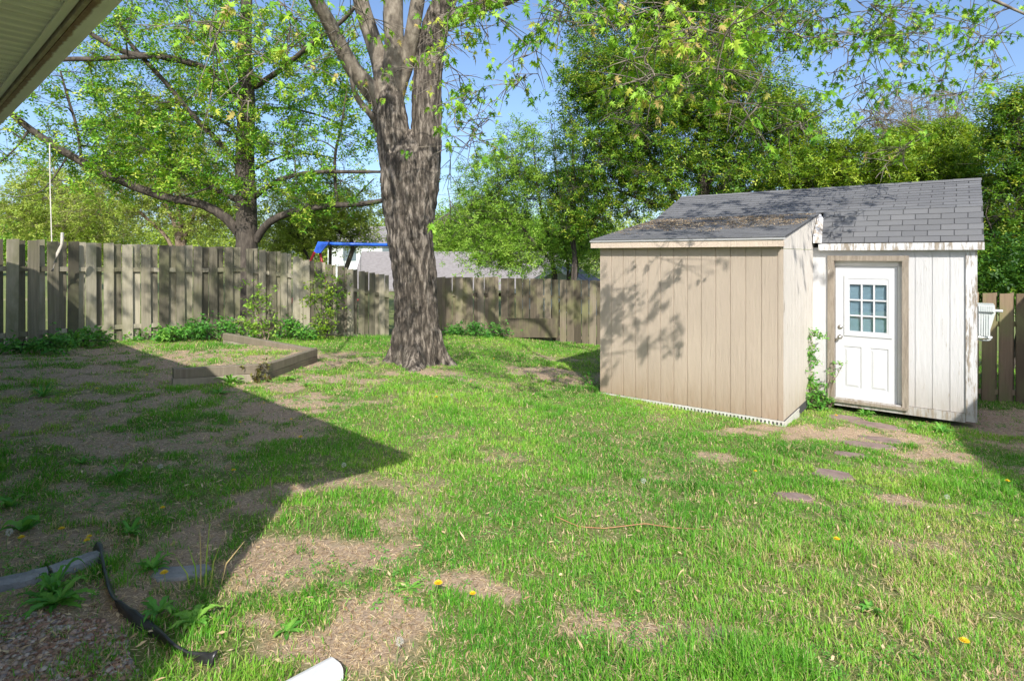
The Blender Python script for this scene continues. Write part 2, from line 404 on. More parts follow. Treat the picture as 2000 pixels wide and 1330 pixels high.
M_shgl = pm('house roofing', (.10, .10, .10), (.17, .16, .16), 20, .9, .5)
ND = lambda u, n, z: (HK * (u * U[0] + n * NN[0]), HK * (u * U[1] + n * NN[1]), H + z * HK)
hs = thing('house', 'cream vinyl soffit and gutter of the house overhead at the top left corner', 'house', ND(6, -2, -1.7))
mb = MB()                                   # soffit: vee-grooved vinyl strips
u0, u1, na, nb = 1.42, 12.5, -.30, .612
prof = []; uu = u0
while uu < u1:
    prof += [(uu, 1.112), (uu + .070, 1.112), (uu + .078, 1.119), (uu + .086, 1.119), (uu + .094, 1.112)]; uu += .1
V = [ND(u_, nb, z_) for u_, z_ in prof] + [ND(u_, na, z_) for u_, z_ in prof]; n = len(prof)
mb.add(V, [(i, i + 1, n + i + 1, n + i) for i in range(n - 1)])
def soffmat():
    m, nt, b = newmat('vented soffit'); b.inputs['Roughness'].default_value = .5
    tc = N(nt, 'ShaderNodeNewGeometry').outputs['Position']
    def dotp(v):
        d = N(nt, 'ShaderNodeVectorMath', operation='DOT_PRODUCT'); nt.links.new(tc, d.inputs[0]); d.inputs[1].default_value = (v[0], v[1], 0); return d.outputs['Value']
    du = dotp(U); dn = dotp(NN)
    su = mth(nt, 'SINE', mth(nt, 'MULTIPLY', du, 2 * math.pi / .0166)); sn = mth(nt, 'SINE', mth(nt, 'MULTIPLY', dn, 2 * math.pi / .011))
    band = mth(nt, 'GREATER_THAN', mth(nt, 'SINE', mth(nt, 'MULTIPLY', du, 2 * math.pi / .1)), -.2)
    hole = mth(nt, 'MULTIPLY', mth(nt, 'GREATER_THAN', mth(nt, 'MULTIPLY', su, sn), .35), band)
    c = ramp(nt, [(.3, (.72, .68, .54)), (.7, (.80, .76, .62))], noise(nt, 2.5, 4))
    nt.links.new(mixc(nt, mth(nt, 'MULTIPLY', hole, .75), c, (.10, .085, .05)), b.inputs['Base Color']); return m
mb.build('soffit', soffmat(), hs)
mb = MB(); mb.box(HF, u0, u1, .570, .604, H + 1.098 * HK, H + 1.110 * HK); mb.build('soffit_channel', M_vinyl, hs)
mb = MB(); mb.box(HF, u0, u1, .614, .632, H + 1.085 * HK, H + 1.23 * HK); mb.build('fascia', pm('stained fascia', (.22, .16, .10), (.40, .34, .24), 9, .8), hs)
sec = [(.636, 1.24, 0), (.636, 1.108, .6), (.640, 1.092, 1), (.660, 1.088, .75), (.700, 1.088, .1), (.725, 1.09, 0), (.742, 1.115, 0), (.745, 1.14, 0), (.762, 1.165, 0), (.765, 1.20, 0), (.755, 1.203, 0), (.750, 1.17, 0)]
V = []; T = []; n = len(sec); ms = 60
for i in range(ms + 1):
    u_ = u0 + .02 + (u1 - u0) * i / ms
    for a_, z_, t_ in sec: V.append(ND(u_, a_, z_)); T.append(t_)
Fc = [(i * n + j, (i + 1) * n + j, (i + 1) * n + j + 1, i * n + j + 1) for i in range(ms) for j in range(n - 1)] + [tuple(range(n))]
mesh_obj('gutter', V, Fc, M_gutter, hs, T)
mb = MB(); mb.box(HF, 1.48, 12.4, -7.5, -.357, H - 1.75, H + 1.105 * HK); mb.build('wall', M_sidingW, hs)
mb = MB(); O = [ND(u0, .70, 1.215), ND(12.5, .70, 1.215), ND(12.5, -8, 1.55), ND(u0, -8, 1.55)]
mb.hexa([ND(u0, .60, 1.21), ND(12.5, .60, 1.21), ND(12.5, -8, 1.50), ND(u0, -8, 1.50), ND(u0, .74, 1.235), ND(12.5, .74, 1.235), ND(12.5, -8, 1.55), ND(u0, -8, 1.55)])
mb.build('roof', M_shgl, hs)

# unseen house added on the right so its eave shades the yard's edge
g2 = np.array([.5, .866]); h2 = np.array([.866, -.5]); G0 = np.array([4.49, 0]) - 1.2 * g2
NF = (G0, g2, h2)
hn = thing('unseen_house', 'unseen house added beyond the right edge to shade the yard', 'house', (*(G0 + 6 * g2 + 4 * h2), 0))
mb = MB(); mb.box(NF, .3, 10.6, .45, 7.5, -.9, H + 1.05); mb.build('wall', M_sidingW, hn)
mb = MB(); mb.hexa([(*(G0 + a * g2 + b * h2), z) for a, b, z in ((0, 0, H + 1.08), (10.9, 0, H + 1.08), (10.9, 8, H + 1.08), (0, 8, H + 1.08), (0, .02, H + 1.2), (10.9, .02, H + 1.2), (9.5, 4, H + 1.9), (1.4, 4, H + 1.9))]); mb.build('roof', M_shgl, hn)

# ------------------------------------------------------------------ shed
def paintmat(name, base, dirtc, groove=.0, peel=0.0, zlo=None):
    m, nt, b = newmat(name); b.inputs['Roughness'].default_value = .62
    n1 = noise(nt, 2.2, 5, (1, 1, .35)); n2 = noise(nt, 30, 6, (1, 1, .12), .7); n3 = noise(nt, 9, 6, (1, 1, .25), .7)
    c = ramp(nt, [(.25, tuple(v * .88 for v in base)), (.75, tuple(min(1, v * 1.06) for v in base))], n1)
    if zlo is not None:
        z = N(nt, 'ShaderNodeSeparateXYZ'); nt.links.new(N(nt, 'ShaderNodeNewGeometry').outputs['Position'], z.inputs[0])
        f = mth(nt, 'SUBTRACT', 1.0, mth(nt, 'DIVIDE', mth(nt, 'SUBTRACT', z.outputs[2], zlo), .75), True)
        f = mth(nt, 'MULTIPLY', mth(nt, 'POWER', f, 1.6), mth(nt, 'ADD', mth(nt, 'MULTIPLY', n3, 1.1), .05), True)
        c = mixc(nt, f, c, dirtc)
    if peel:
        f = ramp(nt, [(.60 - peel * .25, (0, 0, 0)), (.66 - peel * .25, (1, 1, 1))], mth(nt, 'MULTIPLY', mth(nt, 'ADD', n3, n2), .5))
        c = mixc(nt, f, c, ramp(nt, [(.3, (.16, .13, .10)), (.7, (.36, .31, .25))], n2))
    nt.links.new(c, b.inputs['Base Color']); bump(nt, b, n2, .8, .012); return m
ZB = H - 2.17
M_beige = paintmat('beige paint', (.41, .34, .27), (.25, .17, .10), zlo=ZB)
M_pale = paintmat('faded pale paint', (.56, .525, .475), (.36, .28, .19), zlo=ZB, peel=.12)
M_white = paintmat('white paint', (.56, .56, .565), (.34, .29, .24), zlo=ZB, peel=.06)
M_trim = paintmat('peeling white trim', (.62, .62, .63), (.26, .23, .19), zlo=ZB, peel=.45)
M_worn = paintmat('bare worn trim', (.60, .56, .50), (.25, .19, .13), zlo=ZB, peel=1.0)
M_fasc = paintmat('tan fascia paint', (.56, .46, .37), (.3, .25, .2), peel=.05)
M_groove = pm('groove', (.30, .24, .19), (.38, .31, .25), 8, .8)
M_door = pm('white door paint', (.56, .57, .59), (.60, .61, .63), 3, .4)
M_steel = pm('satin nickel', (.55, .53, .50), None, rough=.28, metal=1)
def shinmat():
    m, nt, b = newmat('asphalt shingle'); b.inputs['Roughness'].default_value = .95
    t = attr(nt); n2 = noise(nt, 220, 3, rough=.8); n1 = noise(nt, 3, 5)
    c = ramp(nt, [(0, (.115, .12, .13)), (.5, (.135, .14, .15)), (1, (.165, .17, .18))], t)
    c = mixc(nt, mth(nt, 'MULTIPLY', n2, .45), c, (.06, .06, .065)); c = mixc(nt, mth(nt, 'MULTIPLY', n1, .35), c, (.19, .185, .18))
    nt.links.new(c, b.inputs['Base Color']); bump(nt, b, n2, .5, .004); return m
M_shin = shinmat()
M_deck = pm('roof felt', (.05, .05, .055), None, rough=.95)
sh = thing('garden_shed', 'grey-roofed garden shed, beige lean-to on its left and a white front with a glazed door', 'shed', shed(2.3, 2.2, -2.2))

def siding(mb, a0, b0, a1, b1, z0, ztop, sp=.2033, gw=.011, gd=.009, off=0.0):
    """wall from (a0,b0) to (a1,b1), outward is to the right of travel rotated -90"""
    L = math.hypot(a1 - a0, b1 - b0); d = ((a1 - a0) / L, (b1 - b0) / L); nn = (d[1], -d[0])
    pr = [(0, 0)]; s = off if off else sp
    while s < L - .02:
        pr += [(s - gw / 2, 0), (s - gw / 2 + .002, -gd), (s + gw / 2 - .002, -gd), (s + gw / 2, 0)]; s += sp
    pr.append((L, 0)); V = []
    for s, o in pr:
        a = a0 + d[0] * s + nn[0] * o; b = b0 + d[1] * s + nn[1] * o
        V += [shed(a, b, z0), shed(a, b, ztop(s))]
    mb.add(V, [(2 * i, 2 * i + 2, 2 * i + 3, 2 * i + 1) for i in range(len(pr) - 1)])
def aroof(b): return .235 + (b + .12) * (.68 - .235) / 2.41      # lean-to roof height above camera level
mb = MB(); siding(mb, 0, 0, AW, 0, -2.165, lambda s: .17, off=.2); wf = mb.build('front_wall', M_beige, sh); wf['label'] = 'beige grooved front wall of the lean-to, stained along its foot'
mb = MB(); siding(mb, AW, 0, AW, AD, -2.165, lambda s: .085, sp=.19); ws = mb.build('side_wall', M_pale, sh); ws['label'] = 'narrow faded side wall of the lean-to'
mb = MB(); siding(mb, AW + .004, -.02, AW + .004, AD + .36, .090, lambda s: aroof(s - .02) - .03, sp=.19); mb.build('side_wall', M_pale, sh)
mb = MB(); siding(mb, 0, AD, 0, 0, -2.165, lambda s: aroof(AD - s) - .03); mb.build('side_wall', M_beige, sh)
mb = MB(); siding(mb, AW, AD, 2.93, AD, -2.165, lambda s: .12, off=.5); mb.build('front_wall', M_white, sh)
mb = MB(); siding(mb, 3.90, AD, MW, AD, -2.165, lambda s: .12, sp=.2, off=.13); mb.build('front_wall', M_white, sh)
mb = MB(); siding(mb, 2.93, AD, 3.90, AD, -.02, lambda s: .12, off=2); mb.build('front_wall', M_white, sh)
mb = MB(); siding(mb, MW, AD, MW, AD + MD, -2.165, lambda s: .12); siding(mb, MW, AD + MD, 0, AD + MD, -2.165, lambda s: .12); siding(mb, 0, AD + MD, 0, AD, -2.165, lambda s: .12)
for a in (0.0, MW):                         # gambrel gables
    pr = [(AD, .12), (AD + .36, .64), (AD + 1.70, 1.17), (AD + 3.04, .64), (AD + MD, .12)]
    mb.add([shed(a, b, z) for b, z in pr], [(0, 1, 2, 3, 4) if a else (4, 3, 2, 1, 0)])
mb.build('gable_wall', M_white, sh)
# roofs
def shingles(name, b0, z0, b1, z1, a0, a1, ex, parent, tab=.305):
    mb = MB(); L = math.hypot(b1 - b0, z1 - z0); ub = (b1 - b0) / L; uz = (z1 - z0) / L; nb_ = -uz; nz = ub
    def q(a, s, h): return shed(a, b0 + ub * s + nb_ * h, z0 + uz * s + nz * h)
    nc = int(math.ceil(L / ex)); 
    for c in range(nc):
        s0 = c * ex; s1 = min(L, s0 + ex + .012); x = a0 - (c % 2) * tab / 2
        while x < a1:
            xa = max(a0, x + .005); xb = min(a1, x + tab - .005); x += tab
            if xb - xa < .02: continue
            t = random.random(); k = .012 + random.uniform(0, .003); j = random.uniform(-.003, .003)
            mb.hexa([q(xa, s0 + j, .002), q(xb, s0 + j, .002), q(xb, s1, .001), q(xa, s1, .001), q(xa, s0 + j, k), q(xb, s0 + j, k), q(xb, s1, .005), q(xa, s1, .005)], t)
    r = mb.build(name, M_shin, parent)
    md = MB(); md.hexa([q(a0 + .004, .004, -.02), q(a1 - .004, .004, -.02), q(a1 - .004, L, -.02), q(a0 + .004, L, -.02), q(a0 + .004, .004, .001), q(a1 - .004, .004, .001), q(a1 - .004, L, .001), q(a0 + .004, L, .001)])
    d_ = md.build('roof_deck', M_deck, r)
    return r
shingles('roof', AD - .09, .185, AD + .36, .68, AW + .09, MW + .09, .112, sh)
shingles('roof', AD + .36, .68, AD + 1.70, 1.21, -.08, MW + .09, .134, sh)
shingles('roof', AD + 3.49, .185, AD + 3.04, .68, -.08, MW + .09, .13, sh)
shingles('roof', AD + 3.04, .68, AD + 1.70, 1.21, -.08, MW + .09, .134, sh)
ar = shingles('roof', -.13, .235, AD + .36, .68, -.10, AW + .035, .135, sh); ar['label'] = 'lean-to roof strewn with fallen maple seeds'
mb = MB(); k = 14
for i in range(k):
    x0 = -.08 + (MW + .17) * i / k; x1 = -.08 + (MW + .17) * (i + 1) / k + .01
    mb.hexa([shed(x0, AD + 1.58, 1.180), shed(x1, AD + 1.58, 1.178), shed(x1, AD + 1.82, 1.178), shed(x0, AD + 1.82, 1.180), shed(x0, AD + 1.66, 1.226), shed(x1, AD + 1.66, 1.222), shed(x1, AD + 1.74, 1.222), shed(x0, AD + 1.74, 1.226)], random.random())
mb.build('ridge_cap', M_shin, sh)
mb = MB(); mb.hexa([shed(a, b, z) for a, b, z in ((-.1, -.125, .115), (AW + .03, -.125, .115), (AW + .03, -.10, .115), (-.1, -.10, .115), (-.1, -.125, .205), (AW + .03, -.125, .205), (AW + .03, -.10, .205), (-.1, -.10, .205))]); mb.build('fascia', M_fasc, sh)
mb = MB(); mb.hexa([shed(a, b, z) for a, b, z in ((-.11, -.14, .207), (AW + .04, -.14, .207), (AW + .04, -.06, .215), (-.11, -.06, .215), (-.11, -.142, .228), (AW + .04, -.142, .228), (AW + .04, -.06, .236), (-.11, -.06, .236))]); mb.build('drip_edge', pm('grey drip edge', (.42, .42, .42), None, rough=.5), sh)
mb = MB(); mb.box(SF, -.08, AW + .02, -.10, -.0, H + .13, H + .145); mb.build('eave_soffit', M_fasc, sh)
mb = MB(); mb.box(SF, AW + .09, MW + .095, AD - .10, AD - .075, H + .075, H + .178); mb.build('fascia', M_trim, sh)
mb = MB(); mb.box(SF, AW + .1, MW + .08, AD - .075, AD + .0, H + .10, H + .112); mb.build('eave_soffit', M_trim, sh)
mb = MB()   # rake boards at the right gable
for (b0, z0, b1, z1) in ((AD - .09, .16, AD + .36, .655), (AD + .36, .655, AD + 1.7, 1.185)):
    mb = MB(); mb.hexa([shed(MW + .06, b0, z0 - .09), shed(MW + .085, b0, z0 - .09), shed(MW + .085, b1, z1 - .09), shed(MW + .06, b1, z1 - .09), shed(MW + .06, b0, z0), shed(MW + .085, b0, z0), shed(MW + .085, b1, z1), shed(MW + .06, b1, z1)]); mb.build('rake_board', M_trim, sh)
mb = MB(); mb.hexa([shed(a, b, z) for a, b, z in ((AW + .02, AD - .13, .19), (AW + .14, AD - .12, .19), (AW + .10, AD + .25, .58), (AW + .02, AD + .25, .58), (AW + .02, AD - .13, .30), (AW + .10, AD - .12, .28), (AW + .06, AD + .30, .66), (AW + .02, AD + .30, .66))]); fl = mb.build('flashing', M_trim, sh); fl['label'] = 'white flashing where the two roofs meet'
mb = MB(); mb.box(SF, MW - .105, MW + .018, AD - .022, AD - .003, ZB - .10, H + .10); mb.box(SF, MW + .002, MW + .02, AD - .003, AD + .1, ZB - .1, H + .10); mb.build('corner_board', M_trim, sh)
mb = MB(); mb.box(SF, AW + .3, MW - .11, AD - .02, AD + .01, ZB - .12, ZB + .0); mb.build('sill_board', M_trim, sh)
# vented white skirting
mb = MB()
def skirt(fr, L, sgn):
    mb.box(fr, 0, L, 0, .008, ZB - .018, ZB + .004); mb.box(fr, 0, L, 0, .008, ZB - .12, ZB - .056)
    s = 0
    while s < L: mb.box(fr, s, s + .028, .0005, .0075, ZB - .056, ZB - .018); s += .05
skirt((np.array(shed(-.005, -.016, 0)[:2]), E1, E2), AW + .02, 1)
skirt((np.array(shed(AW + .016, -.01, 0)[:2]), E2, E1), .85, 1)
mb.build('skirting', pm('white plastic', (.60, .60, .58), (.45, .43, .38), 12, .5), sh)
mb = MB(); mb.box(SF, 0.01, AW - .01, .005, .03, ZB - .12, ZB + .02); mb.box(SF, AW - .03, AW - .002, .01, AD, ZB - .12, ZB + .02); mb.build('base_frame', M_deck, sh)
# door
DZ0, DZ1 = -2.19, -.165; DA0, DA1 = 3.01, 3.81; DB = AD + .075
mb = MB(); mb.box(SF, 2.915, DA0 - .005, AD - .03, AD + .10, ZB - .05, H - .085); mb.build('door_frame', M_worn, sh)
mb = MB(); mb.box(SF, 3.875, 3.955, AD - .03, AD + .10, ZB - .05, H - .085); mb.build('door_frame', M_worn, sh)
mb = MB(); mb.box(SF, 2.912, 3.958, AD - .032, AD + .10, H - .083, H - .004); mb.build('door_frame', M_worn, sh)
mb = MB(); mb.box(SF, DA1 + .005, 3.873, DB - .02, DB + .03, ZB, H - .085); mb.box(SF, DA0 - .003, 3.873, DB - .02, DB + .03, H + DZ1 + .004, H - .086); mb.build('door_jamb', pm('jamb paint', (.62, .60, .57), (.7, .68, .66), 6, .6), sh)
mb = MB(); mb.box(SF, 2.93, 3.95, AD - .06, AD + .1, ZB - .06, ZB - .022); ts = mb.build('threshold', M_worn, sh)
dr = MB()
def dbox(mb, a0, a1, z0, z1, p0, p1, t=.5): mb.box(SF, DA0 + a0, DA0 + a1, DB - p1, DB - p0, H + DZ0 + z0, H + DZ0 + z1, t)
DH = DZ1 - DZ0
WX0, WX1, WZ0, WZ1 = .155, .705, 1.00, 1.85
# door slab as frame round the window opening and the two panels
dbox(dr, 0, .80, 0, .17, -.035, 0); dbox(dr, 0, .80, .80, WZ0, -.035, 0); dbox(dr, 0, .80, WZ1, DH, -.035, 0)
dbox(dr, 0, .11, .17, .80, -.035, 0); dbox(dr, .345, .455, .17, .80, -.035, 0); dbox(dr, .69, .80, .17, .80, -.035, 0)
dbox(dr, 0, WX0, WZ0, WZ1, -.035, 0); dbox(dr, WX1, .80, WZ0, WZ1, -.035, 0)
door = dr.build('door', M_door, sh); door['label'] = 'white door with nine panes over two raised panels'
for x0 in (.11, .455):
    pmb = MB(); x1 = x0 + .235; z0, z1 = .17, .80
    def fr(i, d): return [shed(DA0 + a, DB + d, DZ0 + z) for a, z in ((x0 + i, z0 + i), (x1 - i, z0 + i), (x1 - i, z1 - i), (x0 + i, z1 - i))]
    rings = [fr(0, .0), fr(.006, .012), (fr(.018, .012)), fr(.045, .002), fr(.05, .002)]
    V = sum(rings, []); Fc = []
    for r in range(4):
        for j in range(4): Fc.append((r * 4 + j, r * 4 + (j + 1) % 4, (r + 1) * 4 + (j + 1) % 4, (r + 1) * 4 + j))
    Fc.append((16, 17, 18, 19)); pmb.add(V, Fc); pmb.build('door_panel', M_door, door)
wm = MB(); t_ = .035
for (a0, a1, z0, z1, p) in ((WX0 - t_, WX1 + t_, WZ0 - t_, WZ0 + .012, .014), (WX0 - t_, WX1 + t_, WZ1 - .012, WZ1 + t_, .014), (WX0 - t_, WX0 + .012, WZ0 + .012, WZ1 - .012, .014), (WX1 - .012, WX1 + t_, WZ0 + .012, WZ1 - .012, .014)):
    dbox(wm, a0, a1, z0, z1, .001, p)
for (a0, a1, z0, z1) in ((WX0 + .012, WX1 - .012, WZ0 + .012, WZ0 + .04), (WX0 + .012, WX1 - .012, WZ1 - .1, WZ1 - .012), (WX0 + .012, WX0 + .035, WZ0 + .04, WZ1 - .1), (WX1 - .035, WX1 - .012, WZ0 + .04, WZ1 - .1)):
    dbox(wm, a0, a1, z0, z1, -.02, .007)
winf = wm.build('window_frame', M_door, door)
gm, gnt, gb = newmat('pane glass'); gl = N(gnt, 'ShaderNodeBsdfGlossy'); gl.inputs['Roughness'].default_value = .02; tp = N(gnt, 'ShaderNodeBsdfTransparent'); tp.inputs[0].default_value = (.80, .88, .92, 1)
lw = N(gnt, 'ShaderNodeLayerWeight'); lw.inputs[0].default_value = .35; mx = N(gnt, 'ShaderNodeMixShader')
mx.inputs[0].default_value = .16; gnt.links.new(tp.outputs[0], mx.inputs[1]); gnt.links.new(gl.outputs[0], mx.inputs[2]); gnt.links.new(mx.outputs[0], gnt.nodes['Material Output'].inputs['Surface'])
mn = MB(); GX0, GX1, GZ0, GZ1 = WX0 + .035, WX1 - .035, WZ0 + .04, WZ1 - .1
for i in (1, 2):
    x = GX0 + (GX1 - GX0) * i / 3; dbox(mn, x - .011, x + .011, GZ0, GZ1, -.014, .004)
    z = GZ0 + (GZ1 - GZ0) * i / 3; dbox(mn, GX0, GX1, z - .011, z + .011, -.013, .003)
mn.build('muntins', M_door, door)
pg = MB(); dbox(pg, GX0, GX1, GZ0, GZ1, -.018, -.014); pg.build('pane', gm, door)
bl = MB(); z = GZ0
while z < GZ1 + .02:
    bl.hexa([shed(DA0 + a, DB + d, DZ0 + zz) for a, d, zz in ((GX0, .032, z), (GX1, .032, z), (GX1, .040, z + .012), (GX0, .040, z + .012), (GX0, .0315, z + .0015), (GX1, .0315, z + .0015), (GX1, .0395, z + .0135), (GX0, .0395, z + .0135))]); z += .0135
dbox(bl, GX0 - .02, GX1 + .02, GZ0 - .02, GZ1 + .02, -.05, -.046)
bl.build('blinds', pm('grey blinds', (.60, .64, .66), (.68, .72, .74), 4, .6), door)
def lathe(mb, c, ax, prof, k=16):
    ax = Vector(ax).normalized(); u = ax.cross(Vector((0, 0, 1))).normalized(); v = ax.cross(u); V = []
    for s, r in prof:
        for j in range(k): V.append(Vector(c) + ax * s + (u * math.cos(2 * math.pi * j / k) + v * math.sin(2 * math.pi * j / k)) * r)
    n = len(prof); mb.add(V, [(i * k + j, i * k + (j + 1) % k, (i + 1) * k + (j + 1) % k, (i + 1) * k + j) for i in range(n - 1) for j in range(k)] + [tuple((n - 1) * k + j for j in range(k))])
out = (-E2[0], -E2[1], 0)
mb = MB(); lathe(mb, shed(DA0 + .065, DB, DZ0 + 1.09), out, [(0, .034), (.008, .034), (.012, .03), (.022, .020), (.024, .0)]); mb.build('deadbolt', M_steel, door, True)
mb = MB(); lathe(mb, shed(DA0 + .065, DB, DZ0 + .94), out, [(0, .034), (.008, .034), (.012, .03), (.03, .012), (.045, .012), (.05, .026), (.07, .029), (.08, .02), (.083, 0)])
mb.tube([shed(DA0 + .065, DB - .055, DZ0 + .94), shed(DA0 + .03, DB - .06, DZ0 + .91), shed(DA0 + .0, DB - .055, DZ0 + .87)], [.012, .011, .008], 8)
mb.build('door_handle', M_steel, door, True)

# fallen seeds on the lean-to roof and roof beyond it
n = 6500; a_ = RNG.uniform(-.05, AW, n); b_ = AD * RNG.beta(2.6, 1.4, n) * 1.15
keep = fbm(a_ * 2, b_ * 3, 51) * 1.3 + smooth(.2, 1.4, b_) * .35 > .82
a_ = a_[keep]; b_ = b_[keep]
pos = np.array([shed(a, b, aroof(b) + .018) for a, b in zip(a_, b_)])
def flat_bits(pos, Ls, Ws, tilt=.2, tmpl=None):
    n = len(pos); a = RNG.uniform(0, 2 * np.pi, n)
    x = np.stack([np.cos(a), np.sin(a), RNG.normal(0, tilt, n)], 1); y = np.stack([-np.sin(a), np.cos(a), RNG.normal(0, tilt, n)], 1)
    T0 = np.array([(-.5, 0, 0), (-.1, -.5, .15), (.5, 0, .05), (.1, .5, .1)])
    V = pos[:, None] + T0[None, :, 0:1] * x[:, None] * Ls[:, None, None] + T0[None, :, 1:2] * y[:, None] * Ws[:, None, None]
    V[:, :, 2] += T0[None, :, 2] * Ws[:, None]
    return V.reshape(-1, 3), (np.array([(0, 1, 2), (0, 2, 3)])[None] + 4 * np.arange(n)[:, None, None]).reshape(-1, 3)
V, Fc = flat_bits(pos, RNG.uniform(.025, .055, len(pos)), RNG.uniform(.007, .016, len(pos)))
tag(mesh_obj('roof_litter', V, Fc, M_litter, tint=np.repeat(RNG.uniform(.35, 1, len(pos)), 4)), 'scatter of dry yellow maple seeds lying on the lean-to roof', 'litter', kind='stuff')

# thing hung on the shed's right side
hw = thing('hose_reel', 'white plastic wall holder hung on the right side of the white shed', 'wall holder', shed(MW + .12, AD + .35, -1.0))
M_pl = pm('glossy white plastic', (.50, .55, .55), (.64, .67, .66), 9, .3)
mb = MB(); c8 = [shed(a, b, z) for a, b, z in ((MW + .03, AD + .22, -1.12), (MW + .14, AD + .22, -1.12), (MW + .14, AD + .62, -1.12), (MW + .03, AD + .62, -1.12), (MW + .03, AD + .2, -.78), (MW + .22, AD + .2, -.78), (MW + .22, AD + .65, -.78), (MW + .03, AD + .65, -.78))]; mb.hexa(c8)
for i in range(5):
    a = MW + .04 + i * .026; mb.hexa([shed(a + d, AD + .2 + e, z) for z, k in ((-1.11, .8), (-.80, 1)) for d, e in ((0, -.012), (.02 * k, -.012), (.02 * k, 0), (0, 0))])
mb.build('body', M_pl, hw)
mb = MB(); mb.box((np.array(shed(MW + .03, AD + .16, 0)[:2]), E1, E2), 0, .18, 0, .5, H - .775, H - .685)
for i in range(7): mb.box((np.array(shed(MW + .03, AD + .16, 0)[:2]), E1, E2), .008 + i * .024, .020 + i * .024, -.008, -.0005, H - .77, H - .69)
mb.build('ribbed_top', M_pl, hw)
mb = MB(); mb.tube([shed(MW + .2, AD + .3, -.76), shed(MW + .30, AD + .3, -.765)], .018, 8); mb.build('arm', M_pl, hw)
mb = MB(); ring = [shed(MW + .09 + .08 * math.cos(t), AD + .32, -1.155 + .03 * math.sin(t)) for t in np.linspace(0, 2 * math.pi, 17)]; mb.tube(ring, .012, 6, cap=False)
mb.tube([shed(MW + .03, AD + .2, -1.13), shed(MW + .18, AD + .25, -1.13)], .016, 8); mb.build('lower_rail', M_pl, hw)

# ------------------------------------------------------------------ fences
def fencemat(name, c1, c2, c3, algae=(.17, .17, .07)):
    m, nt, b = newmat(name); b.inputs['Roughness'].default_value = .85
    n1 = noise(nt, 26, 6, (1, 1, .05), .7); n2 = noise(nt, 2.5, 4, (1, 1, .5)); t = attr(nt)
    c = ramp(nt, [(.25, c1), (.5, c2), (.8, c3)], mth(nt, 'ADD', mth(nt, 'MULTIPLY', n1, .55), mth(nt, 'ADD', mth(nt, 'MULTIPLY', t, .62), -.10)))
    f = ramp(nt, [(.46, (0, 0, 0)), (.66, (.75, .75, .75))], n2); c = mixc(nt, f, c, algae)
    nt.links.new(c, b.inputs['Base Color']); bump(nt, b, n1, .5, .006); return m
M_f1 = fencemat('weathered fence wood', (.09, .08, .055), (.25, .222, .16), (.44, .40, .30), (.16, .16, .08))
M_f2 = fencemat('mossy fence wood', (.06, .048, .03), (.135, .11, .075), (.25, .21, .15))
M_f3 = fencemat('brown fence wood', (.12, .085, .05), (.22, .155, .10), (.32, .24, .16))
def fence(name, label, path, mat, bw=.185, gap=.10, shadowbox=True, lean=.008, jit=.018):
    """path: list of (x, y, ztop_rel)"""
    pts = [np.array(p, float) for p in path]; seg = []; L = 0
    for a, b in zip(pts[:-1], pts[1:]): l = np.linalg.norm((b - a)[:2]); seg.append((L, l, a, b)); L += l
    def at(s):
        for s0, l, a, b in seg:
            if s <= s0 + l or (s0, l) == (seg[-1][0], seg[-1][1]):
                f = (s - s0) / l; return a + (b - a) * f, (b - a)[:2] / l
    p0, _ = at(L / 2); root = thing(name, label, 'fence', (p0[0], p0[1], float(gz(p0[0], p0[1]))))
    fb = MB(); rb = MB(); rails = MB()
    def board(mb, s, off, w):
        q, d = at(s); nn = np.array([d[1], -d[0]]);
        if nn @ q[:2] > 0: nn = -nn
        zt = H + q[2] + random.uniform(-jit, jit); lz = random.uniform(-lean, lean); x0 = q[:2] + nn * off
        zb = float(gz(x0[0], x0[1])) - .03 + random.uniform(0, .05)
        th = .02; c = []
        for z, k in ((zb, 0), (zt - .0, 1)):
            for a, o in ((-w / 2, 0), (w / 2, 0), (w / 2, th), (-w / 2, th)):
                pp = x0 + d * (a + lz * k * 2) + nn * (o + lz * k); c.append((pp[0], pp[1], z))
        # clipped corners
        z1 = zt - .025; zz = []
        mb.hexa(c[:4] + [(c[4 + i][0], c[4 + i][1], zt - (.012 if i in (0, 3) else random.uniform(0, .006))) for i in range(4)], random.random())
    s = bw / 2
    while s < L - bw / 4:
        board(fb, s, .016, bw * random.uniform(.93, 1.04))
        if shadowbox: board(rb, s + (bw + gap) / 2, -.052, min(bw * random.uniform(.85, .98), gap * random.uniform(.82, 1.1)))
        s += bw + gap + random.uniform(-.01, .01)
    fb.build('board_panel', mat, root); 
    if shadowbox: rb.build('rear_board_panel', mat, root)
    for (h0) in (.09, 1.22):
        s = 0
        rl = MB()
        while s < L - .01:
            e = min(L, s + .45); a, d = at(s + .001); b, _ = at(e - .001); nn = np.array([d[1], -d[0]])
            c = []
            for dz in (0, .085):
                for q, o in ((a, -.014), (b, -.014), (b, .014), (a, .014)):
                    hz = (H + q[2]) - (1.78 - h0) + dz; c.append((q[0] + nn[0] * o, q[1] + nn[1] * o, hz))
            rl.hexa(c, random.random()); s = e
        rl.build('rail', mat, root)
    s = 1.2
    while s < L:
        q, d = at(s); pb = MB(); o = q[:2] + .0; fr_ = ((o[0], o[1]), d, np.array([-d[1], d[0]]))
        pb.box(fr_, -.045, .045, -.024, .024, float(gz(o[0], o[1])) - .1, H + q[2] - .06, random.random()); pb.build('post', mat, root); s += 2.4
    return root
def fp(px, Y, ytop): return ((px - 1000) / F * Y, Y, (499 - ytop) / F * Y)
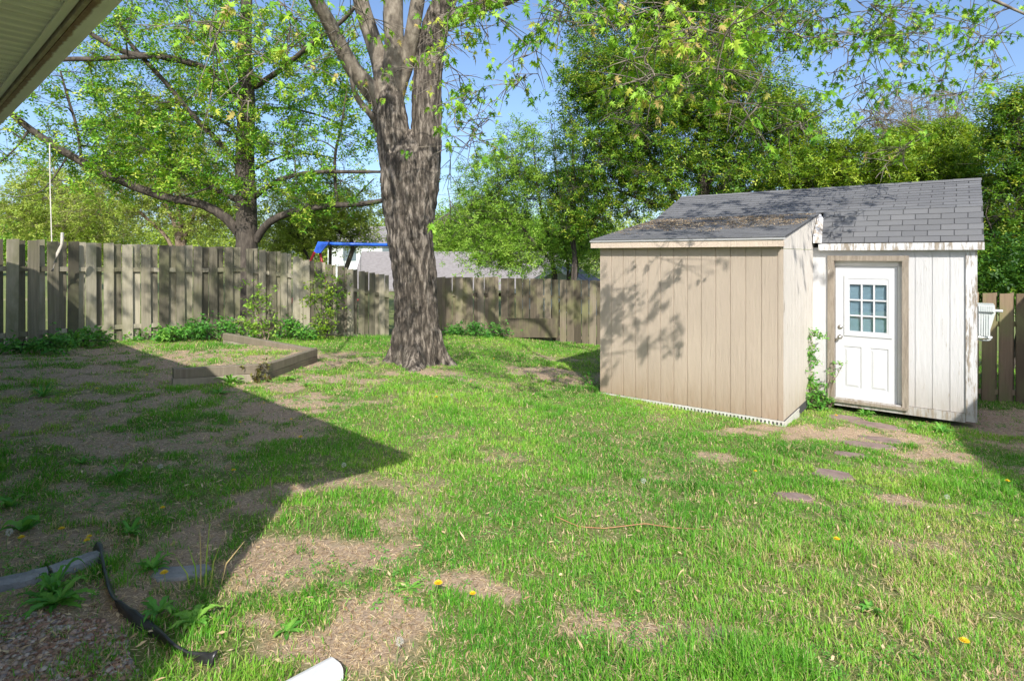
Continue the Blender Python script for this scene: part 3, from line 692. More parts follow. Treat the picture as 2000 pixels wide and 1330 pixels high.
fence('wooden_fence', 'grey weathered shadowbox fence running from the left edge to the big maple trunk', [fp(-260, 8.6, 452), fp(0, 9.9, 465), fp(200, 11.4, 474), fp(400, 12.7, 481), fp(480, 13.25, 482)], M_f1, bw=.175, gap=.145)
fence('wooden_fence', 'dark mossy shadowbox fence stepping down behind the shrub left of the maple trunk', [fp(481, 13.26, 484), fp(560, 13.8, 494), fp(600, 14.05, 507), fp(700, 14.6, 527), fp(768, 14.9, 540)], M_f1, bw=.15, gap=.105)
fence('wooden_fence', 'short weathered fence with open gaps just right of the maple trunk', [fp(772, 15.1, 541), fp(850, 17.2, 541), fp(965, 17.25, 541)], M_f2, bw=.2, gap=.115, jit=.015)
fence('wooden_fence', 'close-boarded dark wooden fence between the gap and the shed', [fp(979, 17.25, 543), fp(1080, 16.9, 545), fp(1200, 16.5, 548)], M_f2, bw=.2, gap=.012, shadowbox=False, jit=.012)
fence('wooden_fence', 'brown wooden fence in shade to the right of the white shed', [fp(1880, 9.9, 571), fp(1990, 9.7, 572), fp(2060, 9.6, 572), fp(2500, 9.2, 574)], M_f3, bw=.19, gap=.06, jit=.01)
mb = MB(); q = P(978, 640, 16.7); fr_ = ((q[0], q[1]), (1, -.05), (.05, 1)); z0 = float(gz(q[0], q[1]))
mb.box(fr_, 0, 1.6, -.02, .0, z0 - .02, z0 + .52, .3); tag(mb.build('plywood_sheet', M_f2), 'low dark board leaning along the foot of the close-boarded fence', 'board')

# ------------------------------------------------------------------ raised bed
M_tim = fencemat('raised bed timber', (.13, .105, .075), (.25, .21, .155), (.37, .325, .25), (.17, .155, .10))
rb_ = thing('raised_bed', 'open timber raised bed of stacked boards in the left of the yard', 'raised bed', (*((F0 + F2) / 2)[:2], float(F1[2])))
def timber(A, B, z0a, z0b, hgt, wdt=.10, side=1, t=.5):
    d = (B - A)[:2]; L = np.linalg.norm(d); d = d / L; nn = np.array([-d[1], d[0]]) * side
    m_ = MB(); k = 8; V = []
    for i in range(k + 1):
        s = L * i / k; wv = random.uniform(-.003, .003); zz = z0a + (z0b - z0a) * i / k
        for o, z in ((0, zz), (wdt, zz), (wdt, zz + hgt - .008), (wdt - .008, zz + hgt), (.008, zz + hgt), (0, zz + hgt - .008)):
            V.append((A[0] + d[0] * s + nn[0] * (o + wv), A[1] + d[1] * s + nn[1] * (o + wv), z + wv))
    Fc = [(i * 6 + j, (i + 1) * 6 + j, (i + 1) * 6 + (j + 1) % 6, i * 6 + (j + 1) % 6) for i in range(k) for j in range(6)] + [tuple(range(6)), tuple(k * 6 + j for j in range(6))[::-1]]
    m_.add(V, Fc, t); return m_.build('timber', M_tim, rb_)
for A, B in ((F0, F1), (F1, F2), (F2, F3)):
    dd = (B - A)[:2] / np.linalg.norm((B - A)[:2]); A2 = A.copy(); A2[:2] += dd * (.0 if A is F0 else .0); B2 = B.copy(); B2[:2] -= dd * .004
    za, zb_ = float(gbase(*A[:2])) - .02, float(gbase(*B[:2])) - .02
    timber(A2, B2, za, zb_, .125, t=random.random()); A3 = A2.copy(); A3[:2] += dd * .01
    timber(A3, B2, za + .129, zb_ + .129, .125, t=random.random())
bx, by = np.meshgrid(np.linspace(-7.5, -3.2, 70), np.linspace(7, 12, 80), indexing='ij')
ins = inpoly(bx, by, BEDPOLY)
bv = np.stack([bx.ravel(), by.ravel(), np.where(ins.ravel(), top(bx.ravel(), by.ravel()), gz(bx.ravel(), by.ravel()) - .1)], 1); idb = np.arange(bx.size).reshape(bx.shape)
fb_ = np.stack([idb[:-1, :-1], idb[1:, :-1], idb[1:, 1:], idb[:-1, 1:]], -1).reshape(-1, 4); okf = ins.ravel()[fb_].all(1)
tag(mesh_obj('soil', bv, fb_[okf], bpy.data.materials['soil and turf'], tint=np.clip(dirt(bx.ravel(), by.ravel()) * 1.0, 0, 1), smooth_=True), kind='structure')

# ------------------------------------------------------------------ big maple
TY = 10.65
mp = thing('maple_tree', 'big silver maple with a furrowed double trunk standing in the middle of the yard', 'tree', gp(810, 712))
def bigtrunk(pts, n, k, amp, roots=False):
    a = resample(pts, n); path = a[:, :3]; r = a[:, 3]; V = []
    L = np.concatenate([[0], np.cumsum(np.linalg.norm(np.diff(path, axis=0), axis=1))])
    th = np.arange(k) * 2 * np.pi / k
    for i in range(n):
        c = np.cos(th); s = np.sin(th); h = L[i]
        tw = th + .25 * h
        rid = np.abs(vnoise(tw * 7.0 + 100 + .8 * np.sin(h * 5), np.full(k, h * 3.6), 61) - .5) * 2 + .6 * np.abs(vnoise(tw * 15 + 50, np.full(k, h * 7), 63) - .5) * 2
        seam = abs(0)
        rid[-2:] = rid[:2][::-1] * .5 + rid[-2:] * .5
        big = fbm(c * 1.2 + 5, s * 1.2 + h * .7, 65) - .5
        rr = r[i] * (1 + .28 * big) + amp * (rid - .7)
        if roots: rr = rr + .95 * np.exp(-h / .33) * (.35 + .65 * np.maximum(0, np.cos(th * 5 + 1.1 + .6 * np.sin(th * 2))) ) * (1 + .3 * np.sin(th * 3))
        V.append(np.stack([path[i, 0] + c * rr, path[i, 1] + s * rr, np.full(k, path[i, 2])], 1))
    V = np.vstack(V); i = np.arange(n - 1)[:, None] * k; j = np.arange(k)[None]; j2 = (np.arange(k) + 1)[None] % k
    return V, np.stack([i + j, i + j2, i + k + j2, i + k + j], -1).reshape(-1, 4)
gb0 = gp(812, 722)
V1, Fa = bigtrunk([PR(812, 740, TY, .38), PR(812, 670, TY, .375), PR(811, 600, TY, .37), PR(808, 530, TY, .38), PR(801, 450, TY, .405), PR(799, 390, TY, .445), PR(799, 330, TY, .46), PR(799, 300, TY, .40), PR(799, 275, TY, .27), PR(799, 255, TY, .12)], 130, 150, .045, True)
V2, Fb = bigtrunk([PR(788, 430, TY, .27), PR(776, 330, TY, .315), PR(768, 270, TY, .31), PR(760, 225, TY, .30), PR(760, 195, TY, .25), PR(762, 170, TY, .17), PR(764, 150, TY, .08)], 70, 100, .03)
V3, Fd = bigtrunk([PR(818, 430, TY, .26), PR(829, 330, TY, .27), PR(832, 250, TY, .265), PR(834, 180, TY, .26), PR(840, 110, TY, .25), PR(852, 50, TY, .23), PR(872, -10, TY - .1, .21), PR(890, -90, TY - .3, .18)], 90, 100, .03)
mesh_obj('trunk', np.vstack([V1, V2, V3]), np.vstack([Fa, Fb + len(V1), Fd + len(V1) + len(V2)]), M_bark, mp, smooth_=True)
T = Tree()
for L_ in ([(748, 215, TY, .13), (722, 175, TY - .1, .165), (690, 135, TY - .3, .145), (665, 90, TY - .5, .13), (640, 40, TY - .8, .12), (612, -10, TY - 1.1, .11), (570, -120, TY - 1.8, .08)],
           [(766, 270, TY, .1), (758, 210, TY, .19), (752, 170, TY + .02, .19), (742, 120, TY + .1, .165), (722, 60, TY + .1, .15), (704, 0, TY, .14), (690, -90, TY, .11)],
           [(768, 270, TY + .02, .08), (766, 200, TY, .17), (768, 150, TY, .20), (770, 90, TY - .1, .175), (768, 20, TY - .1, .175), (772, -60, TY, .15), (780, -160, TY, .12)],
           [(768, 260, TY + .02, .08), (774, 200, TY + .05, .13), (782, 160, TY + .05, .145), (795, 120, TY, .14), (808, 50, TY - .2, .13), (822, -30, TY - .3, .12), (850, -140, TY - .6, .09)],
           [(742, 250, TY, .07), (722, 222, TY - .2, .055), (700, 195, TY - .3, .05), (688, 165, TY - .4, .035), (684, 130, TY - .5, .02)],
           [(848, 60, TY, .16), (895, 28, TY - .4, .11), (950, 10, TY - .8, .11), (1010, -10, TY - 1.2, .10), (1100, -70, TY - 2, .07)]):
    T.limb([PR(*q) for q in L_], 22)
V, Fc = [], []
lb = Tree(); lb.br = T.br[:]; lb.rr = T.rr[:]; lb.wood('limb', M_bark2, mp, 16)
T.br = []; T.rr = []
def node(x, y, z, r): return (x, y, H + z, r)
tp_ = PR(890, -90, TY - .3, .12)
for L_ in ([PR(1100, -70, TY - 2, .07), node(1.8, 7.6, 4.8, .06), node(2.9, 6.2, 4.2, .045), node(3.6, 5.2, 3.3, .02)],
           [tp_, node(.4, 9.4, 6.2, .1), node(2.6, 8.2, 6.0, .07), node(4.6, 7.0, 5.2, .05), node(5.8, 6.2, 4.0, .02)],
           [PR(850, -140, TY - .6, .09), node(-.2, 8.2, 5.8, .07), node(.9, 6.3, 4.9, .05), node(1.6, 4.9, 3.7, .02)],
           [PR(570, -120, TY - 1.8, .08), node(-3.2, 7.4, 5.4, .06), node(-3.0, 6.0, 4.3, .04), node(-2.8, 5.0, 3.1, .02)],
           [PR(570, -120, TY - 1.8, .08), node(-4.2, 8.0, 5.6, .06), node(-5.6, 7.2, 5.5, .05), node(-7.2, 6.2, 5.2, .02)],
           [node(2.6, 8.2, 6.0, .07), node(4.2, 8.6, 5.2, .05), node(6.0, 8.6, 4.2, .04), node(7.4, 8.4, 3.4, .015)],
           [PR(780, -160, TY, .12), node(-1.9, 9, 6.6, .09), node(-2.2, 7.2, 5.8, .06), node(-1.6, 5.9, 4.2, .03)]):
    T.limb(L_, 14, wob=.03)
SPR = []
def spray(px, py, Y, n, rx=60, ry=50, tint=.5, nl=26):
    s = Y / F
    for _ in range(n):
        c = P(px + RNG.normal(0, rx * .55), py + RNG.normal(0, ry * .55), Y + RNG.normal(0, .35)); SPR.append((c, tint, nl))
# (px, py, distance, clumps, spread)
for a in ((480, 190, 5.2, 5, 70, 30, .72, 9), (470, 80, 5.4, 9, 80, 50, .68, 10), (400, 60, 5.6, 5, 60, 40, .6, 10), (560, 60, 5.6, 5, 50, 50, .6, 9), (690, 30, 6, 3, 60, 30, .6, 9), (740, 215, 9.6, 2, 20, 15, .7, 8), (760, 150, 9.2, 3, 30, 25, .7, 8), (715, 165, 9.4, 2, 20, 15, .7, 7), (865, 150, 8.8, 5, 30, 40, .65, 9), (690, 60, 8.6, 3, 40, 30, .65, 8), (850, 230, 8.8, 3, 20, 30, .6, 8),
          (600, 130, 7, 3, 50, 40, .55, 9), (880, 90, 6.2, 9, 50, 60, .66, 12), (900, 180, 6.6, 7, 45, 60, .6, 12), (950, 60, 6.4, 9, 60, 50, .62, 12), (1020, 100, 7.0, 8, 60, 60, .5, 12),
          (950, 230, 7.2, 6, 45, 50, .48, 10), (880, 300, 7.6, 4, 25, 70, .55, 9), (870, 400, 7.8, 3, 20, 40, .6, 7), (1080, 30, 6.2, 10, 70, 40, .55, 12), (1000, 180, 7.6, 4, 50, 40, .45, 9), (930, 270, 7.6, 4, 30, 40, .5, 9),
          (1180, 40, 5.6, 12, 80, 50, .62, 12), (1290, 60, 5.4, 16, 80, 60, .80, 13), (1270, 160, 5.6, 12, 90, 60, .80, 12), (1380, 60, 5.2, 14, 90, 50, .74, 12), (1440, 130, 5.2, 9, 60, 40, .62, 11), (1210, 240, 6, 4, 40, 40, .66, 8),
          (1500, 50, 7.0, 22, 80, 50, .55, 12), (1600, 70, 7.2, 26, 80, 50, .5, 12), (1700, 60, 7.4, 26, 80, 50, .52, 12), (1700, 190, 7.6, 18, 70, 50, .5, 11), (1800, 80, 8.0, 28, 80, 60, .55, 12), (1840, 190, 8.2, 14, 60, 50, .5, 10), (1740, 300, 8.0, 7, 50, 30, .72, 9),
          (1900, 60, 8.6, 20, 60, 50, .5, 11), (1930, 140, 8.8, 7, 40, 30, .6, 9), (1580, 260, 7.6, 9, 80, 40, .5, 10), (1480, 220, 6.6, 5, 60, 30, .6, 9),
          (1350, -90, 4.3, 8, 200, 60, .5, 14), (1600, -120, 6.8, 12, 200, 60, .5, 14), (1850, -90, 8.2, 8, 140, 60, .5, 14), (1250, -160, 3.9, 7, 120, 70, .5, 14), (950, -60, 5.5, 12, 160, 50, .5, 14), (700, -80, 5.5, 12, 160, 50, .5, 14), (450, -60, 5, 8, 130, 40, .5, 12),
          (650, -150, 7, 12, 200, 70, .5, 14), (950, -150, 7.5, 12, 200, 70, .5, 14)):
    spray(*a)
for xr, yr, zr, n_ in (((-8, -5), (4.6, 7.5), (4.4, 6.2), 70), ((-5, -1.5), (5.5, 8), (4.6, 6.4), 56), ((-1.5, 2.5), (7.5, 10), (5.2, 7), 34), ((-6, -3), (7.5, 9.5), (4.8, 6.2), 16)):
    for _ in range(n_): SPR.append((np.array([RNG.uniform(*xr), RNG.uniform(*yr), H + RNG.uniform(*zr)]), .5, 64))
SHD = []  # unseen leaf clumps added along the sun's rays to cast dapples on chosen spots
def above(p, m): SHD.append(np.array([p[0] - SUN_S.x * m, p[1] - SUN_S.y * m, p[2] + TANE * m]) + RNG.normal(0, .03, 3))
def wallpt(px, py):          # where a photo pixel meets the lean-to's front wall
    r = (px - 1000) / F; t = (r * LS[1] - LS[0]) / (E1[0] - r * E1[1]); Yw = LS[1] + t * E1[1]; return (LS[0] + t * E1[0], Yw, H + (499 - py) / F * Yw)
for q in ((1200, 540), (1195, 575), (1225, 600), (1200, 640), (1240, 620), (1255, 650), (1230, 665), (1250, 690), (1270, 665), (1200, 710), (1185, 740), (1295, 555), (1290, 585), (1255, 545), (1325, 530), (1275, 625), (1305, 660), (1270, 605), (1325, 625), (1325, 650), (1320, 690), (1385, 548), (1215, 560), (1180, 610), (1260, 700)): above(wallpt(*q), 5.2)
for _ in range(84): a_, b_ = RNG.uniform(0, 3.6), RNG.uniform(.1, 3.2); above(shed(a_, b_, .45 + .2 * b_), 4.0)
for q in ((900, 745), (960, 730), (930, 760), (870, 735), (1010, 720)): above(gp(*q), 7.0)
for _ in range(110):
    px = RNG.uniform(120, 760); Yf = float(np.interp(px, [0, 200, 400, 560, 700, 768], [9.9, 11.4, 12.7, 13.8, 14.6, 14.9])); above(P(px, RNG.uniform(480, 640), Yf), RNG.uniform(6, 8))
for _ in range(110): above(P(RNG.uniform(870, 1170), RNG.uniform(535, 650), 16.9), RNG.uniform(8, 10))
for _ in range(22): above(P(RNG.uniform(750, 870), RNG.uniform(220, 680), 10.2), RNG.uniform(5, 6.5))
# one grouped fill per clump
# one grouped fill per clump
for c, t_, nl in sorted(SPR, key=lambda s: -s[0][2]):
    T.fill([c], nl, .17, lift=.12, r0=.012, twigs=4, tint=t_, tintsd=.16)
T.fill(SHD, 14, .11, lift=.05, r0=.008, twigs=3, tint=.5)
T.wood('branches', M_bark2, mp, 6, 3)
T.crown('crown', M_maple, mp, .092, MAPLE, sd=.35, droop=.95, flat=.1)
print('maple leaves', sum(len(a) for a in T.leaf))

# ------------------------------------------------------------------ second maple behind the left fence
def std_tree(name, label, base, limbs, centers, nleaf, sig, lmat, wmat, size, tmpl, group=None, n=14, tint=.45, r0=.03, twigs=5, lift=.15, droop=.2, flat=.5, tintsd=.18, wob=.05):
    r = thing(name, label, 'tree', base, group); t = Tree()
    for l in limbs: t.limb(l, n)
    nl = len(t.br); lw_ = Tree(); lw_.br = t.br[:1]; lw_.rr = t.rr[:1]; lw_.wood('trunk', wmat, r, 12)
    t.br = t.br[1:]; t.rr = t.rr[1:]
    if len(centers): t.fill(centers, nleaf, sig, tint=tint, r0=r0, twigs=twigs, lift=lift, tintsd=tintsd, wob=wob)
    if t.br: t.wood('branches', wmat, r, 7)
    if t.leaf: t.crown('crown', lmat, r, size, tmpl, droop=droop, flat=flat)
    return r
Y2 = 16.5
b2 = P(482, 560, Y2); b2[2] = float(gz(b2[0], b2[1]))
L2 = [[(*b2, .36), PR(482, 480, Y2, .31), PR(481, 400, Y2, .30), PR(478, 300, Y2, .27), PR(482, 200, Y2, .24), PR(478, 100, Y2, .2), PR(482, 0, Y2, .16), PR(485, -120, Y2, .1)],
      [PR(470, 462, Y2, .2), PR(440, 425, Y2 - .2, .2), PR(390, 398, Y2 - .4, .18), PR(330, 388, Y2 - .6, .17), PR(250, 360, Y2 - .9, .16), PR(170, 322, Y2 - 1.2, .15), PR(90, 275, Y2 - 1.5, .13), PR(25, 225, Y2 - 1.8, .11), PR(-60, 150, Y2 - 2, .07)],
      [PR(470, 395, Y2, .13), PR(420, 370, Y2 + .3, .11), PR(370, 350, Y2 + .5, .09), PR(320, 315, Y2 + .8, .07), PR(250, 290, Y2 + 1, .05), PR(170, 265, Y2 + 1, .03)],
      [PR(472, 330, Y2, .13), PR(430, 280, Y2 - .4, .11), PR(380, 230, Y2 - .8, .10), PR(330, 170, Y2 - 1.2, .09), PR(285, 120, Y2 - 1.5, .08), PR(250, 80, Y2 - 1.8, .07), PR(228, 35, Y2 - 2, .06)],
      [PR(470, 200, Y2, .15), PR(440, 160, Y2 - .5, .14), PR(390, 130, Y2 - 1, .13), PR(320, 112, Y2 - 1.4, .12), PR(250, 105, Y2 - 1.8, .11), PR(190, 75, Y2 - 2.2, .09), PR(120, 30, Y2 - 2.4, .06)],
      [PR(330, 114, Y2 - 1.4, .06), PR(260, 112, Y2 - 1.9, .085), PR(190, 116, Y2 - 2.3, .09), PR(125, 117, Y2 - 2.6, .08), PR(50, 130, Y2 - 3, .05)],
      [PR(470, 270, Y2, .10), PR(440, 240, Y2 + .4, .08), PR(380, 220, Y2 + .8, .07), PR(300, 215, Y2 + 1, .05), PR(230, 230, Y2 + 1, .03)],
      [PR(500, 470, Y2, .17), PR(525, 435, Y2 - .2, .16), PR(580, 412, Y2 - .5, .14), PR(650, 402, Y2 - .7, .12), PR(720, 397, Y2 - 1, .10), PR(790, 380, Y2 - 1.2, .08), PR(860, 350, Y2 - 1.2, .05)],
      [PR(496, 385, Y2, .12), PR(540, 355, Y2 - .5, .10), PR(600, 338, Y2 - .9, .08), PR(680, 336, Y2 - 1.2, .07), PR(745, 336, Y2 - 1.4, .05)],
      [PR(660, 400, Y2 - .7, .07), PR(655, 360, Y2 - .8, .06), PR(655, 300, Y2 - 1, .055), PR(668, 240, Y2 - 1.2, .05), PR(675, 190, Y2 - 1.3, .03)],
      [PR(498, 170, Y2, .13), PR(550, 135, Y2 - .6, .11), PR(610, 85, Y2 - 1.2, .09), PR(670, 40, Y2 - 1.6, .08), PR(720, -20, Y2 - 2, .05)],
      [PR(500, 130, Y2, .07), PR(540, 95, Y2 + .5, .06), PR(600, 90, Y2 + 1, .05), PR(680, 95, Y2 + 1.2, .04)],
      [PR(500, 330, Y2, .06), PR(540, 310, Y2 + .4, .05), PR(590, 300, Y2 + .8, .04), PR(660, 310, Y2 + 1, .03)],
      [PR(500, 215, Y2, .06), PR(560, 212, Y2 + .4, .05), PR(620, 225, Y2 + .6, .04), PR(680, 250, Y2 + .8, .03)],
      [PR(340, 390, Y2 - .5, .03), PR(400, 370, Y2 - .9, .035), PR(440, 352, Y2 - .6, .03), PR(475, 350, Y2, .04)],
      [PR(160, 320, Y2 - 1.2, .06), PR(150, 250, Y2 - 1.4, .05), PR(132, 190, Y2 - 1.5, .045), PR(118, 140, Y2 - 1.6, .03)],
      [PR(60, 250, Y2 - 1.6, .05), PR(30, 290, Y2 - 1.8, .03), PR(-5, 322, Y2 - 2, .02)],
      [PR(130, 310, Y2 - 1.3, .035), PR(85, 370, Y2 - 1.5, .02), PR(35, 385, Y2 - 1.6, .015), PR(0, 378, Y2 - 1.7, .01)]]
cen = blobs([(480, 80, Y2, 220, 110), (300, 120, Y2 - .5, 190, 100), (170, 230, Y2 - .8, 170, 110), (330, 260, Y2, 170, 110), (600, 120, Y2 - .5, 130, 120), (600, 280, Y2 - .4, 130, 110), (680, 230, Y2 - .6, 90, 120), (480, 250, Y2, 150, 120), (420, 360, Y2, 140, 60), (230, 340, Y2 - .8, 130, 50), (620, 380, Y2 - .5, 100, 50), (60, 290, Y2 - 1.5, 60, 60)], 520, .9)
std_tree('maple_tree', 'dark spreading maple with a long low limb reaching left, behind the weathered fence', b2, [[(*q[:3], q[3] * (.92 if i_ == 0 else .68)) for q in l] for i_, l in enumerate(L2)], cen, 44, .33, M_leafL, M_barkD, .12, CLUS, n=18, r0=.03, twigs=6, tint=.68, tintsd=.26)

# ------------------------------------------------------------------ other trees
def simple(name, label, px, Y, trunks, bl, nc, nleaf, sig, lmat, wmat, size, group=None, tint=.45, tmpl=CLUS, dep=.8, **k):
    b = P(px, 600, Y); b[2] = float(gz(b[0], b[1]))
    lim = []
    for tr in trunks: lim.append([(b[0] + RNG.normal(0, .12), b[1] + RNG.normal(0, .1), b[2], tr[0][2] * 1.15)] + [PR(q[0], q[1], Y + (q[3] if len(q) > 3 else 0), q[2]) for q in tr])
    return std_tree(name, label, b, lim, blobs(bl, nc, dep) if nc else [], nleaf, sig, lmat, wmat, size, tmpl, group, tint=tint, **k)
GB = 'trees beyond the fences'
simple('spring_tree', 'yellow-green multi-stemmed tree behind the fence, left of the dark maple', 350, 24,
       [[(352, 470, .13), (350, 410, .12), (345, 330, .09), (335, 250, .05), (330, 200, .02)], [(345, 450, .1), (310, 380, .07), (270, 300, .05), (240, 230, .02)], [(360, 470, .1), (390, 400, .06), (420, 330, .04), (430, 270, .02)], [(335, 480, .08), (290, 430, .06), (230, 380, .04), (170, 340, .02)], [(350, 400, .07), (310, 300, .05), (300, 220, .02)]],
       [(330, 330, 24, 130, 110), (230, 400, 24, 130, 70), (420, 410, 24, 90, 60), (280, 240, 24, 90, 70)], 330, 44, .5, M_leafY, M_barkB, .135, GB, twigs=8, tint=.62)
simple('spring_tree', 'pale yellow-green tree at the far left beyond the fence', 120, 27,
       [[(125, 470, .1), (120, 410, .08), (110, 350, .05), (100, 310, .02)], [(130, 480, .08), (170, 420, .05), (190, 370, .02)]],
       [(120, 390, 27, 110, 80), (60, 430, 28, 70, 50), (190, 430, 27, 80, 50)], 240, 50, .55, M_leafY, M_barkB, .15, GB, tint=.55)
simple('spring_tree', 'light green shrubby tree behind the blue swing set bar', 640, 21,
       [[(690, 480, .08), (640, 440, .06), (600, 380, .04), (570, 330, .02)], [(645, 500, .06), (650, 440, .05), (690, 390, .04), (730, 350, .02)], [(600, 500, .05), (570, 440, .03), (545, 400, .02)]],
       [(620, 440, 21, 110, 55), (690, 420, 21, 60, 60), (550, 470, 21, 70, 40), (590, 390, 22, 90, 40)], 260, 38, .36, M_leafY, M_barkD, .12, GB, tint=.6)
simple('young_tree', 'airy light green tree with slim stems between the maple trunk and the shed', 1085, 21,
       [[(1082, 540, .08), (1075, 480, .07), (1055, 400, .05), (1045, 320, .03), (1040, 250, .012)], [(1125, 540, .09), (1120, 470, .07), (1122, 400, .05), (1118, 330, .035), (1122, 250, .015)], [(1085, 530, .06), (1040, 470, .045), (1000, 420, .03), (960, 380, .015)], [(1120, 520, .04), (1150, 450, .03), (1165, 400, .015)], [(1110, 540, .05), (1095, 440, .035), (1085, 330, .02), (1075, 230, .01)]],
       [(1040, 330, 21, 100, 110), (1110, 400, 21, 70, 110), (980, 420, 21, 80, 80), (1000, 490, 21, 90, 40), (1040, 505, 20.5, 90, 30), (960, 500, 20.5, 50, 25), (1130, 480, 21, 70, 60), (940, 380, 22, 70, 80), (900, 440, 23, 60, 60)], 470, 48, .42, M_leafM, M_barkD, .11, GB, twigs=7, tint=.66, tintsd=.24)
simple('leafy_tree', 'large dense dark green tree standing directly behind the shed roof', 1370, 17.5,
       [[(1368, 480, .17), (1365, 400, .16), (1375, 340, .13), (1370, 240, .09), (1350, 120, .04)], [(1370, 440, .13), (1410, 370, .11), (1460, 310, .09), (1540, 260, .06), (1600, 230, .03)], [(1355, 450, .11), (1310, 370, .09), (1260, 290, .06), (1200, 220, .03)], [(1350, 430, .08), (1280, 400, .06), (1200, 370, .04)], [(1375, 400, .09), (1440, 250, .06), (1460, 130, .03)], [(1370, 420, .08), (1470, 370, .06), (1580, 330, .03)]],
       [(1330, 210, 17.5, 190, 160), (1200, 220, 17.5, 115, 150), (1450, 250, 17.5, 130, 130), (1230, 350, 17.5, 130, 80), (1420, 360, 17.5, 170, 60), (1340, 80, 18, 150, 100), (1160, 150, 18, 70, 80), (1550, 250, 17, 60, 60), (1420, 10, 18, 190, 60), (1240, 20, 18, 140, 60), (1140, 420, 18, 60, 50), (1590, 330, 16.5, 70, 50)], 1350, 62, .36, M_leafD, M_barkD, .105, GB, r0=.025, twigs=6, tint=.6, tintsd=.26)
simple('leafy_tree', 'mid green bushy tree rising behind the right half of the shed roof', 1720, 16.0,
       [[(1720, 480, .12), (1720, 400, .1), (1710, 320, .07), (1700, 260, .03)], [(1730, 450, .08), (1790, 350, .06), (1830, 270, .03)], [(1700, 430, .07), (1640, 350, .05), (1600, 310, .02)]],
       [(1700, 330, 16, 150, 65), (1820, 300, 16, 90, 75), (1600, 350, 16, 80, 50), (1880, 380, 15, 70, 80), (1900, 470, 14.5, 60, 60)], 560, 60, .34, M_leafB, M_barkD, .10, GB, r0=.02, tint=.62, tintsd=.25)
simple('leafy_tree', 'dark shaded tree at the right edge above the brown fence', 2010, 13,
       [[(1990, 500, .09), (1995, 400, .08), (1990, 300, .05), (1985, 200, .02)], [(1980, 560, .05), (1950, 480, .03), (1925, 420, .015)], [(2010, 560, .05), (2040, 450, .03)]],
       [(1990, 330, 13, 50, 130), (1960, 250, 13.3, 40, 70), (1980, 450, 13, 60, 90), (2060, 330, 13, 70, 180), (1950, 520, 13, 50, 50), (2000, 190, 13, 30, 40)], 380, 46, .28, M_leafD, M_barkD, .09, GB, tint=.62, tintsd=.25)
simple('bare_tree', 'sparse pale brown budding tree against the sky behind the bushy tree', 1790, 22,
       [[(1790, 480, .08), (1790, 350, .07), (1785, 280, .05), (1780, 200, .02)], [(1790, 350, .05), (1840, 270, .03), (1870, 210, .01)], [(1785, 330, .05), (1740, 270, .03), (1710, 230, .01)]],
       [(1790, 240, 22, 110, 60), (1730, 260, 22, 60, 50), (1860, 260, 22, 60, 60)], 150, 14, .5, leafmat('budding leaf', [(0, (.18, .15, .07)), (1, (.38, .36, .18))]), M_barkB, .10, GB, twigs=10)
# thin saplings near the shed corner
for (px, Y, topy, lab) in ((1122, 18.5, 250, 'slim dark sapling with upright bare stems by the left corner of the shed'),):
    simple('sapling', lab, px, Y, [[(1124, 540, .06), (1120, 450, .05), (1122, 360, .035), (1118, 280, .02), (1122, 230, .008)], [(1120, 500, .03), (1100, 420, .02), (1088, 330, .012), (1082, 220, .006)], [(1122, 470, .025), (1140, 380, .015), (1150, 300, .008)], [(1118, 420, .02), (1108, 320, .012), (1100, 215, .006)]],
           [(1130, 330, 18.5, 45, 80)], 24, 20, .3, M_leafD, M_barkD, .10, GB)
# leaf mass far off
def farmass(name, label, bl, nc, nl, sig, mat, size, tint=.5):
    c = blobs(bl, nc, .6); t = np.repeat(np.clip(tint + RNG.normal(0, .16, nc), 0, 1), nl)
    pts = np.repeat(c, nl, 0) + RNG.normal(0, sig, (nc * nl, 3)); s = size * RNG.uniform(.7, 1.3, len(pts))
    pts[:, 2] = np.maximum(pts[:, 2], gz(pts[:, 0], pts[:, 1]) + .1)
    V, Fc = leaves_mesh(pts, s, CLUS); o = mesh_obj(name, V, Fc, mat, tint=np.repeat(np.clip(t + RNG.normal(0, .15, len(t)), 0, 1), len(CLUS[0]))); return tag(o, label, 'woods' if name == 'woodland' else 'hedge', kind='stuff')
farmass('woodland', 'far line of yellow-green woods beyond the gardens', [(x, 478 - (8 if x % 3 else 0), 75, 130, 42) for x in range(-500, 2600, 130)], 1300, 40, 1.2, M_leafY, .5)
farmass('hedge', 'dense bright green hedge behind the grey-roofed house', [(930, 458, 46, 130, 38), (1060, 470, 46, 120, 30)], 420, 60, .6, M_leafM, .26, .55)
farmass('hedge', 'low green treetops showing over the fence at the left edge', [(30, 468, 48, 120, 34), (-120, 460, 48, 120, 40)], 260, 50, .7, M_leafM, .3, .4)
farmass('hedge', 'dark undergrowth behind the brown fence at the right', [(1960, 540, 11.6, 90, 60), (2080, 520, 11.6, 90, 80)], 120, 60, .16, M_leafD, .09, .3)

